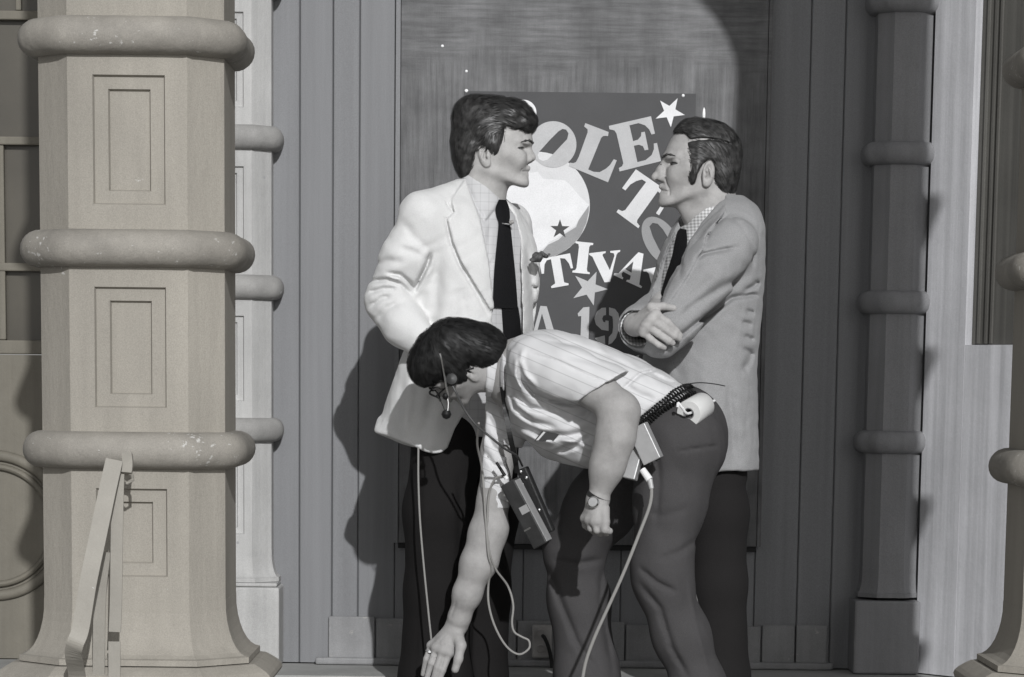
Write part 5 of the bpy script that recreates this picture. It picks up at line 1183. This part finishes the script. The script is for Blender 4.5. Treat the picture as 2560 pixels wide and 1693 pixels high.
# belt pack
t = thing('belt_pack', 'small grey metal intercom box with plug clipped to the belt', 'intercom box', tuple(P(1612, 1180, 7.45)))
c0, c1 = P(1594, 1066, 7.455), P(1634, 1152, 7.45); m, Mb = obox((c0+c1)/2, c0-c1, (.95, -.30, .2), .094, .048, .034, .0025); bc_ = m.build('case', M_alu, t)
d0, d1 = P(1590, 1120, 7.47), P(1580, 1192, 7.47); m, Mc = obox((d0+d1)/2, unit(P(1600, 1110, 7.47)-P(1578, 1192, 7.46)), (.95, -.30, .2), .086, .034, .026, .0025); m.build('battery_case', M_alu, t)
for x in (-.011, .011): MB().lathe([(.0065, .0), (.0065, -.0035), (.004, -.004)], Mb @ Matrix.Translation((x, 0, -.0475)), 12).build('socket', M_blk, bc_)
MB().tube([P(1606, 1174, 7.445), P(1624, 1200, 7.435)], [.0085, .0095], 12).build('plug', M_wht, t); MB().tube([P(1624, 1199, 7.435), P(1629, 1222, 7.43)], [.0075, .0060], 12).build('strain_relief', M_alu, t)
MB().tube(spline([P(1629, 1220, 7.43), P(1628, 1245, 7.425), P(1621, 1275, 7.42), P(1598, 1335, 7.41), P(1560, 1430, 7.40), P(1522, 1515, 7.40), P(1488, 1590, 7.40), P(1466, 1650, 7.40), P(1456, 1700, 7.40), P(1440, 1800, 7.40), P(1420, 2000, 7.42)], 8), .0042, 8).build('lead', M_cab, t, smooth=True)
# coiled cord along the waistband
t = thing('coiled_cord', 'black coiled cord looped along the belt', 'cord', tuple(P(1660, 1010, 7.55)))
for dx, dy, dY in ((0, 0, 0), (10, 12, .012)):
    base = spline(onto(lambda p: np.minimum(trC(p), shC(p)), [(1592+dx, 1058+dy), (1615+dx, 1040+dy), (1640+dx, 1018+dy), (1668+dx, 996+dy), (1695+dx, 978+dy), (1720+dx, 968+dy), (1732+dx*.3, 972+dy*.6)], .008), 40)
    ax = unit(base[-1]-base[0]); e1_ = unit(np.cross(ax, [0, 1, 0])); e2_ = np.cross(ax, e1_); L = len(base); n = 26*8
    pts = [base[min(int(i/n*L), L-1)]+.0085*(math.cos(i/8*2*math.pi)*e1_+math.sin(i/8*2*math.pi)*e2_) for i in range(n)]
    MB().tube(pts, .0026, 5).build('coil', M_blk, t, smooth=True)
MB().tube(spline([P(1700, 968, 7.60), P(1722, 960, 7.62), P(1752, 957, 7.66), P(1785, 960, 7.70), P(1812, 965, 7.73)], 6), .0013, 6).build('loose_end', M_blk, t)
# roll of tape at the back of the belt
t = thing('tape_roll', 'roll of white tape hooked on the back of the belt', 'tape', tuple(P(1745, 1050, 7.62)))
c0, c1 = P(1722, 1034, 7.535), P(1764, 1010, 7.605); z = unit(c1-c0+np.array([0, .02, 0])); Ml = Matrix.Translation(c0) @ Vector(z).to_track_quat('Z', 'Y').to_matrix().to_4x4(); Lr = float(np.linalg.norm(c1-c0))
MB().lathe([(.0145, 0), (.0315, 0), (.033, .002), (.033, Lr-.002), (.0315, Lr), (.0145, Lr)], Ml, 36, closed=True).build('tape', M_pap, t, smooth=True)
MB().lathe([(.0122, -.001), (.0143, -.001), (.0143, Lr+.001), (.0122, Lr+.001)], Ml, 24, closed=True).build('core', M_base, t, smooth=True)
MB().tube(spline([P(1694, 1018, 7.50), P(1696, 1008, 7.50), P(1706, 1020, 7.505), P(1722, 1034, 7.525), P(1764, 1010, 7.605), P(1786, 1002, 7.64)], 6), .0034, 8).build('hook', M_wht, t, smooth=True)
# card in the shirt pocket
t = thing('pocket_card', 'small dark printed card sticking out of the shirt pocket', 'card', tuple(P(1370, 1085, 7.5)))
yk = fy(shC, 1372, 1085)-.010
def slab(poly, y, th): return MB().prism(poly, y, y-th, lambda a, b, d: P(a, b, d))
slab([(1361, 1070), (1404, 1078), (1383, 1104), (1335, 1103)], yk, .0012).build('card', M_blk, t); slab([(1364, 1073), (1370, 1074), (1346, 1101), (1340, 1101)], yk-.0014, .0004).build('printed_stripe', M_alu, t)
slab([(1376, 1052), (1412, 1030), (1436, 1046), (1404, 1077), (1368, 1070)], yk+.006, .0012).build('folded_note', M_pap, t)
# wrist watch and ring
t = thing('wrist_watch', 'round wrist watch on the crew man\'s hanging arm', 'watch', tuple(P(1492, 1256, 7.44)))
w0 = P(1496, 1243, 7.44); aw = unit(P(1518, 1165, 7.43)-P(1492, 1262, 7.44)); Mw = Matrix.Translation(w0) @ Vector(aw).to_track_quat('Z', 'Y').to_matrix().to_4x4()
MB().lathe([(.0275, -.006), (.0300, -.006), (.0300, .006), (.0275, .006)], Mw @ Matrix.Rotation(R_(12), 4, 'X'), 30, closed=True).build('strap', M_blk2, t, smooth=True)
wf = P(1483, 1256, 7.405); Mf = Matrix.Translation(wf) @ Vector(unit((-.35, -1, .25))).to_track_quat('Z', 'Y').to_matrix().to_4x4()
wc_ = MB().lathe([(.0145, -.006), (.0150, .001), (.0125, .004), (.001, .0042)], Mf, 24).build('watch_case', M_steel, t, smooth=True); MB().lathe([(.0115, .0040), (.0110, .0048), (.001, .0050)], Mf, 24).build('dial', M_alu, wc_)
t = thing('finger_ring', 'bright ring on the reaching hand', 'ring', tuple(P(1074, 1630, 7.83)))
fd = unit(P(1066, 1648, 7.84)-P(1078, 1614, 7.845)); Mg = Matrix.Translation(P(1073, 1629, 7.841)) @ Vector(fd).to_track_quat('Z', 'Y').to_matrix().to_4x4()
MB().lathe([(.0085, -.002), (.0100, -.002), (.0100, .002), (.0085, .002)], Mg, 20, closed=True).build('band', M_steel, t, smooth=True)
MB().lathe([(.001, -.004), (.0045, -.002), (.005, .001), (.001, .004)], Matrix.Translation(P(1074, 1630, 7.829)), 10).build('stone', M_wht, t, smooth=True)
# ------------------------------------------------------------------ children were given in world coordinates: re-base them on their things
for o in list(bpy.data.objects):
    if o.parent is not None and o.parent.type == 'EMPTY':
        o.matrix_parent_inverse = Matrix.Translation(-Vector(o.parent.location))
